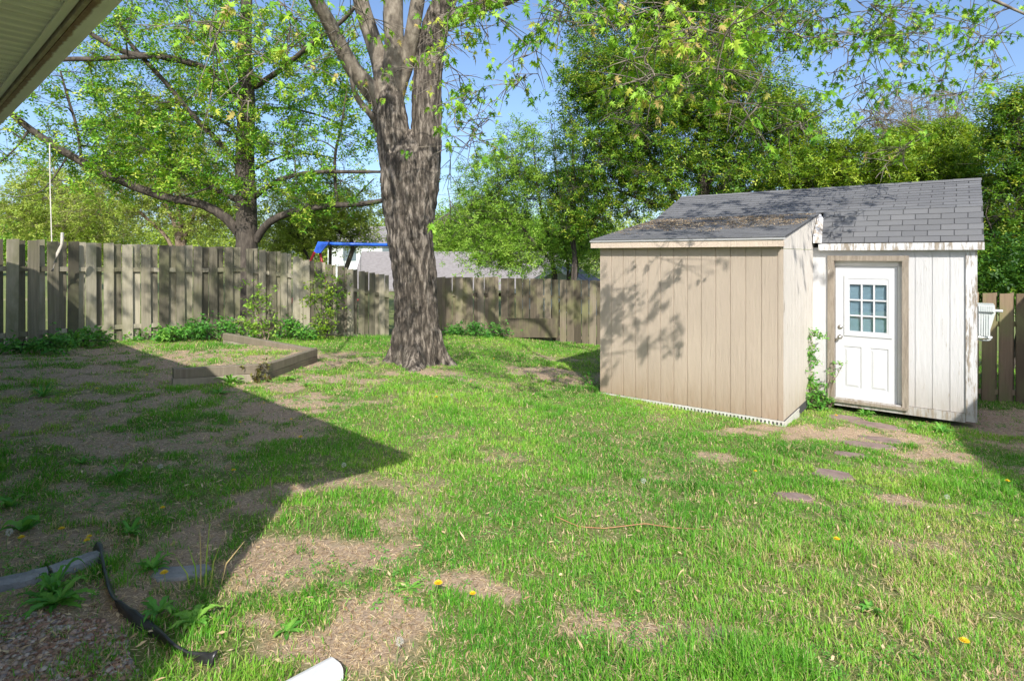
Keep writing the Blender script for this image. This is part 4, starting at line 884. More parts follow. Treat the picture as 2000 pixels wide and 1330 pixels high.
# ------------------------------------------------------------------ houses beyond
M_roofG = pm('worn grey roofing', (.19, .175, .17), (.26, .245, .24), 6, .9)
M_wall2 = pm('pale siding', (.62, .66, .66), (.7, .73, .72), 3, .7)
def house(name, label, A, e, W, D, ez, rz, wallm, roofm, windows=()):
    """A front left ground corner; e along ridge; gables at both ends"""
    e = np.array(e) / np.linalg.norm(e); f = np.array([-e[1], e[0]]); z0 = float(gz(*A)) - .2
    r = thing(name, label, 'house', (*(np.array(A) + e * W / 2 + f * D / 2), z0)); q = lambda a, b, z: (A[0] + e[0] * a + f[0] * b, A[1] + e[1] * a + f[1] * b, z)
    m_ = MB(); V = []
    for a in (0, W): V += [q(a, 0, z0), q(a, 0, ez), q(a, D / 2, rz - .12), q(a, D, ez), q(a, D, z0)]
    m_.add(V, [(0, 1, 2, 3, 4), (9, 8, 7, 6, 5), (0, 5, 6, 1), (4, 3, 8, 9)]); wl = m_.build('wall', wallm, r)
    m_ = MB(); o = .35; sl = (rz - ez) / (D / 2)
    for s0, s1 in ((-o, D / 2), (D + o, D / 2)):
        z_ = ez - o * sl; m_.hexa([q(-o, s0, z_), q(W + o, s0, z_), q(W + o, s1, rz), q(-o, s1, rz), q(-o, s0, z_ + .12), q(W + o, s0, z_ + .12), q(W + o, s1, rz + .12), q(-o, s1, rz + .12)])
    m_.build('roof', roofm, r)
    for s0, s1 in ((-o, D / 2), (D + o, D / 2)):
        z_ = ez - o * sl
        for a in (-o - .03, W + o + .005): m_ = MB(); m_.hexa([q(a, s0, z_ - .1), q(a + .025, s0, z_ - .1), q(a + .025, s1, rz - .1), q(a, s1, rz - .1), q(a, s0, z_ + .1), q(a + .025, s0, z_ + .1), q(a + .025, s1, rz + .1), q(a, s1, rz + .1)]); m_.build('rake_board', M_pl, r)
    for face, s, z, w_, h_ in windows:
        m_ = MB()
        if face == 'g': c = [q(W + .03, s, z), q(W + .03, s + w_, z), q(W + .03, s + w_, z + h_), q(W + .03, s, z + h_)]; c2 = [q(W - .02, s, z), q(W - .02, s + w_, z), q(W - .02, s + w_, z + h_), q(W - .02, s, z + h_)]
        else: c = [q(s, -.03, z), q(s + w_, -.03, z), q(s + w_, -.03, z + h_), q(s, -.03, z + h_)]; c2 = [q(s, .02, z), q(s + w_, .02, z), q(s + w_, .02, z + h_), q(s, .02, z + h_)]
        m_.add(c + c2, [(0, 1, 2, 3), (4, 5, 1, 0), (5, 6, 2, 1), (6, 7, 3, 2), (7, 4, 0, 3)]); m_.build('window', pm('dark glazing', (.12, .16, .18), None, rough=.1), r)
    return r
a1 = P(700, 0, 32)[:2]
house('bungalow', 'low bungalow with a worn grey-brown roof behind the fence right of the maple', a1, (1, .10), 11.2, 7, H - 1.75, H + .12, M_wall2, M_roofG, (('g', 2, H - 1.6, 1, .9),))
a2 = P(640, 0, 44)[:2]
house('white_house', 'white two-storey house glimpsed through leaves left of the maple trunk', a2, (1, -.1), 7, 7, H + .9, H + 2.2, M_pl, M_roofG, (('f', 1.2, H - .4, 1, 1), ('f', 4.2, H - .4, 1, 1)))
a3 = P(1040, 0, 52)[:2]
house('white_house', 'bright white house seen through the airy tree left of the shed', a3, (1, .2), 3.5, 6, H + .1, H + 1.6, M_pl, M_roofG, (('f', 1.2, H - .8, .8, .7),))
a4 = P(1165, 0, 26)[:2]
house('outbuilding', 'small dark-roofed outbuilding peeping over the fence beside the shed corner', a4, (.3, 1), 3, 3.4, H - 1.5, H - .55, M_wall2, M_shgl)

# ------------------------------------------------------------------ swing set
sw = thing('swing_set', 'blue and red metal swing set standing behind the weathered fence', 'swing set', (*P(700, 0, 16.5)[:2], float(gz(*P(700, 0, 16.5)[:2]))))
M_blue = pm('blue enamel', (.02, .10, .55), (.03, .14, .65), 5, .35); M_red = pm('red enamel', (.45, .03, .04), (.55, .05, .05), 5, .4)
A = P(622, 476, 15.6); B = P(838, 480, 17.2)
mb = MB(); mb.tube([A, B], .045, 10); mb.build('top_bar', M_blue, sw, True)
for E in (A, B):
    g0 = float(gz(E[0], E[1]))
    ft = [np.array([E[0] - .75, E[1] - .9, g0]), np.array([E[0] + .12, E[1] + .9, g0])]
    for f_ in ft:
        mb = MB(); mb.tube([E + (f_ - E) * .10, f_], .035, 8); mb.build('leg', M_red, sw, True)
    mb = MB(); c = [E + np.array([0, 0, .05]), E + np.array([.30 if E is A else -.30, .06, .04]), E + (ft[1] - E) * .11 + np.array([.05, 0, 0]), E + (ft[0] - E) * .11 + np.array([-.04, 0, 0])]
    c = [np.array([q_[0], E[1], q_[2]]) for q_ in c]; n_ = np.array([0, -.05, 0]); mb.hexa([c[3] + n_, c[2] + n_, c[1] + n_, c[0] + n_, c[3] - n_, c[2] - n_, c[1] - n_, c[0] - n_]); mb.build('bracket', M_blue, sw)
for f_ in (.22, .36):
    q = A + (B - A) * f_; mb = MB(); mb.tube([q, q + np.array([0, 0, -1.5])], .008, 5); mb.build('chain', M_steel, sw)
q0 = A + (B - A) * .22; q1 = A + (B - A) * .36
mb = MB(); mb.tube([q0 + np.array([0, 0, -1.5]), (q0 + q1) / 2 + np.array([0, 0, -1.56]), q1 + np.array([0, 0, -1.5])], .03, 6); mb.build('seat', M_red, sw)

# rope and pipe by the left fence
mb = MB(); pts = [P(97, 280, 13.2), P(98, 370, 13.2), P(101, 470, 13.2), P(104, 560, 13.2)]; mb.tube(pts, .012, 5)
tag(mb.build('rope', pm('pale rope', (.55, .52, .47), None, rough=.9)), 'thin pale rope hanging from the long low maple limb behind the fence', 'rope')
mb = MB(); mb.tube([P(122, 455, 10.35), P(121, 478, 10.4), P(112, 495, 10.4), P(108, 512, 10.4), P(102, 530, 10.4)], [.025, .025, .024, .022, .02], 8)
tag(mb.build('bent_pipe', pm('pale bare wood', (.55, .5, .42), (.65, .6, .52), 8, .7), smooth_=True), 'pale bent stick hooked over the top of the left fence', 'stick')

# ------------------------------------------------------------------ stones, edging, downspout
M_stone = pm('flagstone', (.17, .115, .10), (.29, .215, .185), 7, .85, .5, bscale=30)
M_conc = pm('edging concrete', (.20, .205, .21), (.34, .35, .35), 9, .9, .6, bscale=60, dist=.02)
STONES = []
def slab(name, label, cat, px, py, rx, ry, th, mat, group=None, rot=0, lift=.012, k=9, irr=.22):
    c = gp(px, py); STONES.append((c[0], c[1], max(rx, ry) * .92)); V = []; 
    rad = [1 + random.uniform(-irr, irr) for _ in range(k)]
    for s, z in ((1, -th), (1, 0), (.96, .006)):
        for j in range(k):
            a = 2 * math.pi * j / k; sq = 1 / max(abs(math.cos(a)), abs(math.sin(a))) ** .55
            x = math.cos(a) * rx * rad[j] * sq * s; y = math.sin(a) * ry * rad[j] * sq * s
            X = c[0] + x * math.cos(rot) - y * math.sin(rot); Yy = c[1] + x * math.sin(rot) + y * math.cos(rot); V.append((X, Yy, float(gz(X, Yy)) * .5 + c[2] * .5 + lift + z))
    m_ = MB(); m_.add(V, [(r * k + j, r * k + (j + 1) % k, (r + 1) * k + (j + 1) % k, (r + 1) * k + j) for r in range(2) for j in range(k)] + [tuple(2 * k + j for j in range(k))])
    return tag(m_.build(name, mat), label, cat, group)
GS = 'stepping stones leading to the shed door'
slab('stepping_stone', 'largest purple-grey stepping stone, in the lawn in front of the door path', 'stepping stone', 1628, 929, .20, .13, .04, M_stone, GS, -.25, .018)
slab('stepping_stone', 'small stepping stone nearest the camera, half hidden by grass', 'stepping stone', 1550, 973, .13, .08, .04, M_stone, GS, -.3)
slab('stepping_stone', 'narrow stepping stone just behind the largest one', 'stepping stone', 1657, 890, .17, .10, .04, M_stone, GS, -.35)
slab('stepping_stone', 'broad flat stepping stone in the bare soil of the path', 'stepping stone', 1697, 873, .24, .12, .04, M_stone, GS, -.4, .02)
slab('stepping_stone', 'pale stepping stone right of the broad flat one', 'stepping stone', 1718, 858, .22, .12, .04, M_stone, GS, -.4)
slab('stepping_stone', 'dusty stepping stone below the door threshold', 'stepping stone', 1715, 832, .30, .14, .04, M_stone, GS, -.5)
slab('stepping_stone', 'stepping stone farthest left under the shed door', 'stepping stone', 1655, 818, .26, .16, .04, M_stone, GS, -.5)
slab('flagstone', 'flat grey stone sunk among weeds right of the concrete edging', 'stone', 345, 1120, .14, .07, .05, M_conc, None, .3)
def edging(pa, pb, w_, h_, name, label, grp):
    a = gp(*pa); b = gp(*pb); d = (b - a)[:2]; L = np.linalg.norm(d); d /= L; nn = np.array([-d[1], d[0]]); k = 12; V = []
    STONES.append(((a[0] + b[0]) / 2, (a[1] + b[1]) / 2, L * .35))
    for i in range(k + 1):
        s = L * i / k; x = a[:2] + d * s; z = float(gz(*x)) + random.uniform(-.003, .003)
        e = (1 if 0 < i < k else .8)
        for o, zz in ((-w_ / 2, -.05), (-w_ / 2 * e, h_ * .7), (-w_ * .3 * e, h_), (w_ * .3 * e, h_), (w_ / 2 * e, h_ * .7), (w_ / 2, -.05)):
            V.append((x[0] + nn[0] * o, x[1] + nn[1] * o, z + zz + random.uniform(-.002, .002)))
    m_ = MB(); m_.add(V, [(i * 6 + j, (i + 1) * 6 + j, (i + 1) * 6 + j + 1, i * 6 + j + 1) for i in range(k) for j in range(5)] + [tuple(range(6)), tuple(k * 6 + j for j in range(6))[::-1]])
    tag(m_.build(name, M_conc), label, 'edging stone', grp)
ge = 'concrete edging stones at the lower left'
edging((-60, 1168), (92, 1128), .085, .05, 'edging_stone', 'grey concrete edging stone at the left edge above the leafy weed', ge)
edging((98, 1126), (192, 1094), .085, .05, 'edging_stone', 'grey concrete edging stone ending beside the black strip, right one of the pair', ge)
pts = [gp(*q) for q in ((180, 1078), (192, 1105), (222, 1152), (236, 1190), (262, 1222), (300, 1240), (340, 1262), (380, 1282), (412, 1297))]
a = resample(np.array([(*p, 0) for p in pts]), 40)[:, :3]; V = []
for i, p in enumerate(a):
    d = a[min(i + 1, 39)] - a[max(i - 1, 0)]; d[2] = 0; d /= np.linalg.norm(d); nn = np.array([-d[1], d[0], 0]); h_ = .030 + .012 * math.sin(i * .5) + .01 * random.random()
    ln = .03 * math.sin(i * .33 + 1)
    for o, z in ((0, -.03), (.006 + ln * .5, h_ * .6), (.010 + ln, h_), (-.004 + ln, h_ + .003), (-.004 + ln * .5, h_ * .6), (-.006, -.03)):
        V.append(p + nn * o + np.array([0, 0, z + .01]))
mb = MB(); mb.add(V, [(i * 6 + j, (i + 1) * 6 + j, (i + 1) * 6 + (j + 1) % 6, i * 6 + (j + 1) % 6) for i in range(39) for j in range(6)] + [tuple(range(6)), tuple(39 * 6 + j for j in range(6))[::-1]])
tag(mb.build('lawn_edging', pm('black plastic', (.018, .018, .02), (.04, .04, .045), 20, .35), smooth_=True), 'buckled strip of black plastic lawn edging at the lower left', 'lawn edging')
# downspout lying at the bottom edge
A = gp(655, 1322); B = gp(480, 1420); A[2] += .035; B[2] += .035; d = (B - A); L = np.linalg.norm(d); d /= L; s_ = np.cross(d, (0, 0, 1)); s_ /= np.linalg.norm(s_); u_ = np.cross(s_, d)
cs = []; ww, hh = .055, .042; 
for (cx, cy) in ((1, 1), (-1, 1), (-1, -1), (1, -1)):
    for t in range(5):
        an = {(1, 1): 0, (-1, 1): 90, (-1, -1): 180, (1, -1): 270}[(cx, cy)] + t * 22.5
        cs.append((cx * (ww - .034) + .034 * math.cos(math.radians(an)), cy * (hh - .034) + .034 * math.sin(math.radians(an))))
k = len(cs); V = []
for s, sc in ((0, .93), (0, 1), (.01, 1.0), (L * .5, 1), (L, 1)):
    for x, y in cs: V.append(A + d * s + s_ * x * sc + u_ * y * sc)
for x, y in cs: V.append(A + d * .12 + s_ * x * .93 + u_ * y * .93)
Fc = [(r * k + j, r * k + (j + 1) % k, (r + 1) * k + (j + 1) % k, (r + 1) * k + j) for r in range(4) for j in range(k)] + [(j, 5 * k + j, 5 * k + (j + 1) % k, (j + 1) % k) for j in range(k)]
tag(mesh_obj('downspout', V, Fc, pm('white aluminium', (.62, .63, .63), (.68, .68, .68), 3, .45)), 'end of a white downspout lying in the grass at the bottom edge', 'downspout')

# ------------------------------------------------------------------ grass, litter, gravel
def blades(x, y, zb, h, wd, bend, ang, tint):
    n = len(x); dx = np.cos(ang); dy = np.sin(ang); sx = -dy; sy = dx
    V = np.zeros((n, 5, 3))
    for i, (t, wf_) in enumerate(((0, 1), (0, -1), (.55, .8), (.55, -.8), (1, 0))):
        b = bend * t * t
        V[:, i, 0] = x + dx * b * h + sx * wd * wf_ * .5; V[:, i, 1] = y + dy * b * h + sy * wd * wf_ * .5
        V[:, i, 2] = zb + h * t * np.sqrt(np.clip(1 - (bend * t * .6) ** 2, .08, 1))
    Fc = np.array([(0, 1, 3), (0, 3, 2), (2, 3, 4)])[None] + 5 * np.arange(n)[:, None, None]
    return V.reshape(-1, 3), Fc.reshape(-1, 3), np.repeat(tint, 5)
def sample_yard(n, p, ylo=2.1, yhi=17.2):
    u = RNG.uniform(0, 1, n); e = 2 - p; Y = (ylo ** e + u * (yhi ** e - ylo ** e)) ** (1 / e); X = RNG.uniform(-1.06, 1.06, n) * Y * 1.02
    return X, Y
def clear(x, y, m=0.0):
    ok = ~inpoly(x, y, SHEDPOLY)
    ok &= np.hypot(x + 1.76, y - 10.65) > .5
    for cx, cy, r in STONES: ok &= np.hypot(x - cx, y - cy) > r * (.78 if r < .4 else .55)
    ok &= ~((x * U[0] + y * U[1] > 1.45) & (x * NN[0] + y * NN[1] < -.3))
    yy = np.interp(x, [-8.6, -7.93, -6.6, -6.0, -5.3, -3.8, -3.0, -2.2, 0, 3], [9.9, 11.4, 12.7, 13.2, 13.8, 14.6, 14.9, 17.1, 17.1, 16.3]); ok &= y < yy
    return ok
def bedwall(x, y):
    r = np.ones(len(x), bool)
    for A, B in ((F0, F1), (F1, F2), (F2, F3)):
        d = (B - A)[:2]; L = np.linalg.norm(d); d = d / L; rx = x - A[0]; ry = y - A[1]; s = rx * d[0] + ry * d[1]; o = -rx * d[1] + ry * d[0]
        r &= ~((s > -.02) & (s < L + .02) & (o > -.01) & (o < .115))
    return r
X, Y = sample_yard(900000, 1.25)
dm = dirt(X, Y); fine = fbm(X * 7, Y * 7, 41); keep = RNG.uniform(0, 1, len(X)) < np.clip(1.08 - dm * 1.35, .07, 1) * np.clip(.12 + 1.4 * smooth(.33, .62, fine), 0, 1) 
keep &= clear(X, Y) & bedwall(X, Y); X = X[keep]; Y = Y[keep]; dm = dm[keep]; n = len(X)
tuft = smooth(.56, .78, fbm(X * 1.9, Y * 1.9, 43)) * np.clip(1 - dm, 0, 1); dr_ = dry(X, Y)
hgt = (.026 + .034 * RNG.uniform(0, 1, n) + .075 * tuft * RNG.uniform(.4, 1.2, n)) * (1 - .35 * dm)
isdry = RNG.uniform(0, 1, n) < dr_ * .75 + .13 + .3 * smooth(.2, .6, dm)
lat = fbm(X * .9, Y * .9, 47)
tint = np.where(isdry, RNG.uniform(.72, 1, n), np.clip(RNG.normal(.40, .13, n) + (lat - .5) * 1.0 - tuft * .10, 0, .68))
hgt = np.where(isdry, hgt * .8, hgt)
V, Fc, T_ = blades(X, Y, top(X, Y) - .004, hgt, (.0031 + .00045 * Y) * RNG.uniform(.6, 1.4, n), np.where(isdry, RNG.uniform(.5, 1.6, n), RNG.uniform(.1, 1.1, n)), RNG.uniform(0, 2 * np.pi, n), tint)
print('grass blades', n)
tag(mesh_obj('grass', V, Fc, M_grass, tint=T_, loc=(0, 5, 0)), 'short patchy lawn of green and dry grass blades', 'grass', kind='stuff')
# tall tufts
cs_ = []
for px, py, nn_, r_, hh_ in ((380, 790, 700, .35, .10), (345, 765, 350, .2, .12), (260, 755, 250, .25, .08), (1150, 940, 260, .25, .14), (1240, 930, 220, .2, .14), (1650, 1090, 500, .3, .12), (1850, 960, 420, .35, .13), (1160, 1200, 300, .2, .09), (1420, 1270, 420, .25, .11), (1340, 1300, 400, .2, .12), (1640, 1150, 260, .2, .1), (700, 740, 300, .35, .11), (640, 730, 250, .3, .1), (960, 730, 400, .6, .09), (900, 740, 300, .35, .09), (880, 1180, 200, .12, .08), (940, 1200, 260, .2, .09), (1000, 1080, 200, .15, .08), (520, 920, 260, .35, .10), (640, 870, 300, .4, .09), (300, 850, 200, .25, .07), (830, 1000, 180, .2, .08), (1500, 900, 320, .3, .08), (590, 1040, 160, .2, .09), (760, 760, 220, .3, .09), (215, 1110, 240, .08, .10), (240, 1140, 160, .07, .09), (290, 1110, 140, .1, .09), (1900, 930, 300, .4, .12), (1870, 860, 220, .5, .08), (330, 1070, 120, .1, .07), (870, 690, 220, .2, .08), (800, 720, 120, .2, .06), (1060, 690, 300, .8, .07), (930, 1250, 300, .2, .07), (700, 660, 300, .5, .15)):
    c = gp(px, py); a = RNG.uniform(0, 2 * np.pi, nn_); rr = r_ * np.sqrt(RNG.uniform(0, 1, nn_)); x = c[0] + np.cos(a) * rr; y = c[1] + np.sin(a) * rr
    q = (RNG.uniform(0, 1, nn_) < 1.2 - rr / r_); cs_.append(np.stack([x, y, hh_ * RNG.uniform(.4, 1.1, nn_) * (1.1 - .5 * rr / r_), np.clip(a + RNG.normal(0, .8, nn_), -9, 9)], 1)[q])
Q = np.vstack(cs_); Q = Q[clear(Q[:, 0], Q[:, 1]) & bedwall(Q[:, 0], Q[:, 1])]; n = len(Q)
V, Fc, T_ = blades(Q[:, 0], Q[:, 1], top(Q[:, 0], Q[:, 1]) - .004, Q[:, 2], (.003 + .0004 * Q[:, 1]) * RNG.uniform(.7, 1.3, n), RNG.uniform(.2, .9, n), Q[:, 3], np.clip(RNG.normal(.32, .12, n), 0, .66))
tag(mesh_obj('grass_tufts', V, Fc, M_grass, tint=T_, loc=(0, 5, 0)), 'longer darker tufts of grass standing out of the lawn', 'grass', kind='stuff')
# clover / small leafy ground cover
X, Y = sample_yard(90000, 1.2); k_ = fbm(X * 2.2, Y * 2.2, 71) + .07 * smooth(-1.5, -3, X); keep = (RNG.uniform(0, 1, len(X)) < smooth(.52, .72, k_)) & clear(X, Y) & bedwall(X, Y); X = X[keep]; Y = Y[keep]; n = len(X)
pos = np.stack([X, Y, top(X, Y) + RNG.uniform(.004, .03, n)], 1)
V, Fc = leaves_mesh(pos, RNG.uniform(.010, .024, n) * (1 + Y * .05), CLUS, droop=0, flat=1.6)
tag(mesh_obj('clover', V, Fc, M_weed, tint=np.repeat(np.clip(RNG.normal(.5, .2, n), 0, 1), len(CLUS[0])), loc=(0, 5, 0)), 'low broad-leaved weeds and clover mixed through the lawn', 'ground cover', kind='stuff')
# straw thatch lying flat
X, Y = sample_yard(380000, 1.3); dm = dirt(X, Y); keep = (RNG.uniform(0, 1, len(X)) < .25 + .75 * dm) & clear(X, Y) & bedwall(X, Y) ; X = X[keep]; Y = Y[keep]; n = len(X)
pos = np.stack([X, Y, top(X, Y) + RNG.uniform(.002, .010, n)], 1)
V, Fc = flat_bits(pos, RNG.uniform(.012, .06, n), RNG.uniform(.0014, .0036, n) * (1 + Y * .12), .12)
tag(mesh_obj('straw', V, Fc, M_litter, tint=np.repeat(np.clip(RNG.normal(.62, .30, n), 0, 1), 4), loc=(0, 5, 0)), 'dry straw and thatch lying on the bare soil', 'straw', kind='stuff')
# maple seeds and leaf scraps
X, Y = sample_yard(15000, 1.15); dm = dirt(X, Y); keep = (RNG.uniform(0, 1, len(X)) < .18 + .82 * smooth(-1, -4, X) + .6 * smooth(4.5, 6, X)) & clear(X, Y) & bedwall(X, Y); X = X[keep]; Y = Y[keep]; n = len(X)
pos = np.stack([X, Y, top(X, Y) + np.where(dirt(X, Y) > .5, .010, .028)], 1)
V, Fc = flat_bits(pos, RNG.uniform(.025, .055, n), RNG.uniform(.008, .016, n), .35)
tag(mesh_obj('maple_seeds', V, Fc, M_litter, tint=np.repeat(np.clip(RNG.normal(.55, .16, n), 0, .9), 4), loc=(0, 5, 0)), 'tan maple seeds and leaf scraps scattered over the yard', 'litter', kind='stuff')
# gravel
n = 11000; cg = gp(110, 1300); X = RNG.uniform(-2.9, -1.25, n); Y = RNG.uniform(1.9, 3.1, n); a_ = gp(0, 1195); b_ = gp(215, 1195)
e_ = vnoise(X * 6, Y * 6, 81) * .12
keep = (Y < np.interp(X, [-2.9, a_[0], b_[0], -1.25], [a_[1] + .1, a_[1], b_[1] - .02, b_[1] - .62]) + e_ - .05); X = X[keep]; Y = Y[keep]; n = len(X)
PB = np.array([(1, 0, 0), (0, 1, 0), (-1, 0, 0), (0, -1, 0), (0, 0, .7), (.7, .7, .35), (-.7, .7, .35), (-.7, -.7, .35), (.7, -.7, .35), (0, 0, -.5)])
PF = np.array([(4, 5, 6), (4, 6, 7), (4, 7, 8), (4, 8, 5), (5, 0, 1), (5, 1, 6), (6, 1, 2), (6, 2, 7), (7, 2, 3), (7, 3, 8), (8, 3, 0), (5, 8, 0), ])
sz = RNG.uniform(.006, .014, n); an = RNG.uniform(0, 6.28, n); ax = RNG.uniform(.7, 1.3, (n, 1, 3))
Vp = PB[None] * ax * sz[:, None, None] * (1 + RNG.normal(0, .12, (n, 10, 1))); c_, s_2 = np.cos(an)[:, None], np.sin(an)[:, None]
Vx = Vp[:, :, 0] * c_ - Vp[:, :, 1] * s_2; Vy = Vp[:, :, 0] * s_2 + Vp[:, :, 1] * c_
Vp = np.stack([Vx + X[:, None], Vy + Y[:, None], Vp[:, :, 2] + (gz(X, Y) + RNG.uniform(0, .008, n))[:, None]], 2)
gm2, gnt2, gb2 = newmat('pebbles'); gb2.inputs['Roughness'].default_value = .8; gnt2.links.new(ramp(gnt2, [(0, (.16, .085, .055)), (.35, (.34, .20, .13)), (.6, (.42, .31, .24)), (.8, (.24, .20, .18)), (1, (.52, .45, .38))], attr(gnt2)), gb2.inputs['Base Color'])
tag(mesh_obj('gravel', Vp.reshape(-1, 3), (PF[None] + 10 * np.arange(n)[:, None, None]).reshape(-1, 3), gm2, tint=np.repeat(RNG.uniform(0, 1, n), 10)), 'reddish brown pea gravel in the lower left corner', 'gravel', kind='stuff')

# ------------------------------------------------------------------ weeds and shrubs
def leafstrip(mb, base, ang, L, W, arch, t, k=6, lobes=False):
    d = np.array([math.cos(ang), math.sin(ang)]); s = np.array([-d[1], d[0]]); V = []
    for i in range(k + 1):
        u = i / k; w_ = W * (math.sin(math.pi * min(1, .12 + u * .9)) ** .8) * (1 if not lobes else (1 if i % 2 else .55)) * (1 if i < k else 0.05)
        x = L * u * (1 - .12 * u); z = arch * L * math.sin(math.pi * u * .75) * .8 + .004
        c = base[:2] + d * x
        V += [(c[0] + s[0] * w_ / 2, c[1] + s[1] * w_ / 2, base[2] + z + W * .12), (c[0], c[1], base[2] + z), (c[0] - s[0] * w_ / 2, c[1] - s[1] * w_ / 2, base[2] + z + W * .12)]
    mb.add(V, [(3 * i + j, 3 * i + 3 + j, 3 * i + 4 + j, 3 * i + 1 + j) for i in range(k) for j in range(2)], t)
def rosette(px, py, L, W, n, label, arch=.5, lobes=True, name='dandelion_plant', cat='weed', group=None, t0=.5, mat=None):
    c = gp(px, py); c[2] = float(top(c[0], c[1])); mb = MB()
    n = int(n * 1.5)
    for i in range(n):
        leafstrip(mb, c, 2 * math.pi * i / n + random.uniform(-.5, .5), L * random.uniform(.4, 1.1), W * random.uniform(.5, 1.0), arch * random.uniform(.2, 1.1), min(1, max(0, random.gauss(t0, .15))), 8, lobes)
    return tag(mb.build(name, mat or M_weed, smooth_=False, loc=c), label, cat, group)
rosette(110, 1178, .21, .06, 17, 'large leafy weed spreading over the gravel below the edging stones', .38, True, name='broadleaf_weed')
rosette(105, 1160, .16, .05, 12, 'upright weed with toothed leaves behind the large leafy weed', 1.1, True, name='broadleaf_weed')
rosette(45, 1040, .13, .085, 8, 'round-leaved weed at the left edge above the edging stones', .9, False, name='broadleaf_weed', t0=.45)
rosette(378, 1215, .12, .055, 18, 'sunlit lettuce-like weed right of the black lawn edging', .45, True, name='broadleaf_weed', t0=.8)
rosette(20, 990, .12, .05, 8, 'small weed at the far left beside the round-leaved weed', .7, False, name='broadleaf_weed')
rosette(255, 1045, .10, .035, 12, 'green weed in the shade above the flat grey stone', .8, False, name='broadleaf_weed')
rosette(235, 930, .15, .04, 12, 'bright weed in bare shaded soil left of centre', .9, True)
rosette(160, 905, .13, .035, 11, 'toothed weed in the shaded soil at the left', .6, True)
rosette(300, 1110, .13, .035, 12, 'dandelion leaves between the flat grey stone and black edging', .7, True)
rosette(310, 1195, .15, .04, 9, 'long toothed leaves just left of the sunlit weed', .5, True)
rosette(450, 750, .24, .055, 14, 'sunlit dandelion plant at the foot of the raised bed front board', .8, True, t0=.75)
rosette(565, 745, .20, .05, 14, 'pale dandelion plant beside the corner of the raised bed', .7, True, t0=.85)
rosette(620, 1180, .10, .03, 10, 'flat weed on the bare sunlit soil in the foreground', .3, True, t0=.8)
rosette(800, 1150, .09, .028, 10, 'small flat rosette on bare soil at lower centre', .2, True, t0=.8)
rosette(560, 1230, .09, .03, 10, 'low weed in the soil at the bottom left of centre', .3, False, t0=.6)
rosette(1700, 1195, .10, .03, 12, 'clover-like green weed in the dry lawn at lower right', .5, True, t0=.6)
rosette(1495, 822, .20, .09, 9, 'broad green weed against the lean-to corner skirting', 1.0, False, name='broadleaf_weed', t0=.6)
rosette(1690, 812, .18, .05, 16, 'leafy green weed growing before the door threshold', .7, True, t0=.65)
rosette(1840, 845, .22, .05, 16, 'weed patch along the foot of the white shed corner', .7, True, t0=.6)
rosette(1790, 838, .16, .05, 12, 'small weed under the white siding right of the door', .7, True, t0=.6)
rosette(85, 775, .25, .05, 14, 'green weed in shade near the left fence', .7, True)
rosette(430, 640 + 130, .2, .05, 10, 'shaded weed below the raised bed', .5, True)
rosette(600, 660 + 95, .18, .04, 10, 'thin weed right of the raised bed corner', .5, True, t0=.7)
def shrub(name, label, px, py, Yd, bl, nc, nl, sig, lm, wm, size, tint=.5, stems=4, tmpl=OVAL, cat='shrub', r=.012, **k):
    b = gp(px, py) if Yd is None else np.array([(px - 1000) / F * Yd, Yd, 0]); b[2] = float(top(b[0], b[1])); Y0 = b[1]
    t = Tree(); root = thing(name, label, cat, b); cc = blobs([(q[0], q[1], Y0 + (q[4] if len(q) > 4 else 0), q[2], q[3]) for q in bl], nc, .8)
    cc[:, 2] = np.maximum(cc[:, 2], b[2] + .05)
    for i in range(stems):
        e = cc[RNG.integers(0, nc)]; m_ = (b + e) / 2 + np.array([0, 0, .1]) + RNG.normal(0, .04, 3)
        t.limb([(*b, r), (*m_, r * .7), (*e, r * .35)], 8)
    t.fill(cc, nl, sig, r0=r * .6, twigs=4, tint=tint, lift=.1); t.twr = [q * .4 for q in t.twr]; t.rr = [np.minimum(q, r) * (.6 if len(q) == 7 else 1) for q in t.rr]
    t.wood('stems', wm, root, 5); t.crown('foliage', lm, root, size, tmpl, droop=.1)
    return root
shrub('privet_shrub', 'straggly leafy shrub growing up the corner between the lean-to and the door', 1590, 800, None, [(1577, 690, 14, 50), (1574, 760, 20, 40), (1598, 775, 25, 30), (1588, 800, 30, 12), (1585, 652, 10, 14), (1570, 790, 18, 20)], 84, 30, .07, M_weed, M_barkB, .05, .5)
shrub('privet_shrub', 'single leafy sprig arching across the left side of the shed door', 1618, 800, None, [(1640, 712, 14, 10, -.1), (1625, 735, 8, 16, -.1), (1618, 780, 10, 14, -.1)], 11, 18, .05, M_weed, M_barkB, .04, .6, stems=2)
shrub('privet_shrub', 'thin green creeper climbing the right door frame', 1775, 812, None, [(1778, 770, 6, 30, -.15), (1776, 800, 10, 10, -.15)], 8, 14, .05, M_weed, M_barkB, .035, .55, stems=2)
shrub('wild_shrub', 'dark twiggy shrub in front of the fence left of the maple trunk', 640, 660, 13.2, [(640, 590, 34, 55), (650, 560, 26, 30), (630, 640, 26, 20)], 44, 30, .13, M_leafB, M_barkD, .07, .45, r=.02)
shrub('wild_shrub', 'yellow-green sapling behind the back corner of the raised bed', 520, 645, 12.6, [(505, 600, 22, 40), (520, 640, 40, 14), (480, 632, 22, 14), (500, 560, 14, 20)], 34, 22, .12, M_leafM, M_barkB, .08, .7, r=.015)
shrub('wild_vine', 'bronze-leaved vine drooping over the raised bed corner', 500, 745, None, [(478, 722, 7, 14, -.05), (512, 722, 9, 14, -.05), (506, 740, 8, 8, -.05)], 12, 10, .06, M_bronze, M_barkD, .06, .5, stems=3, cat='vine')
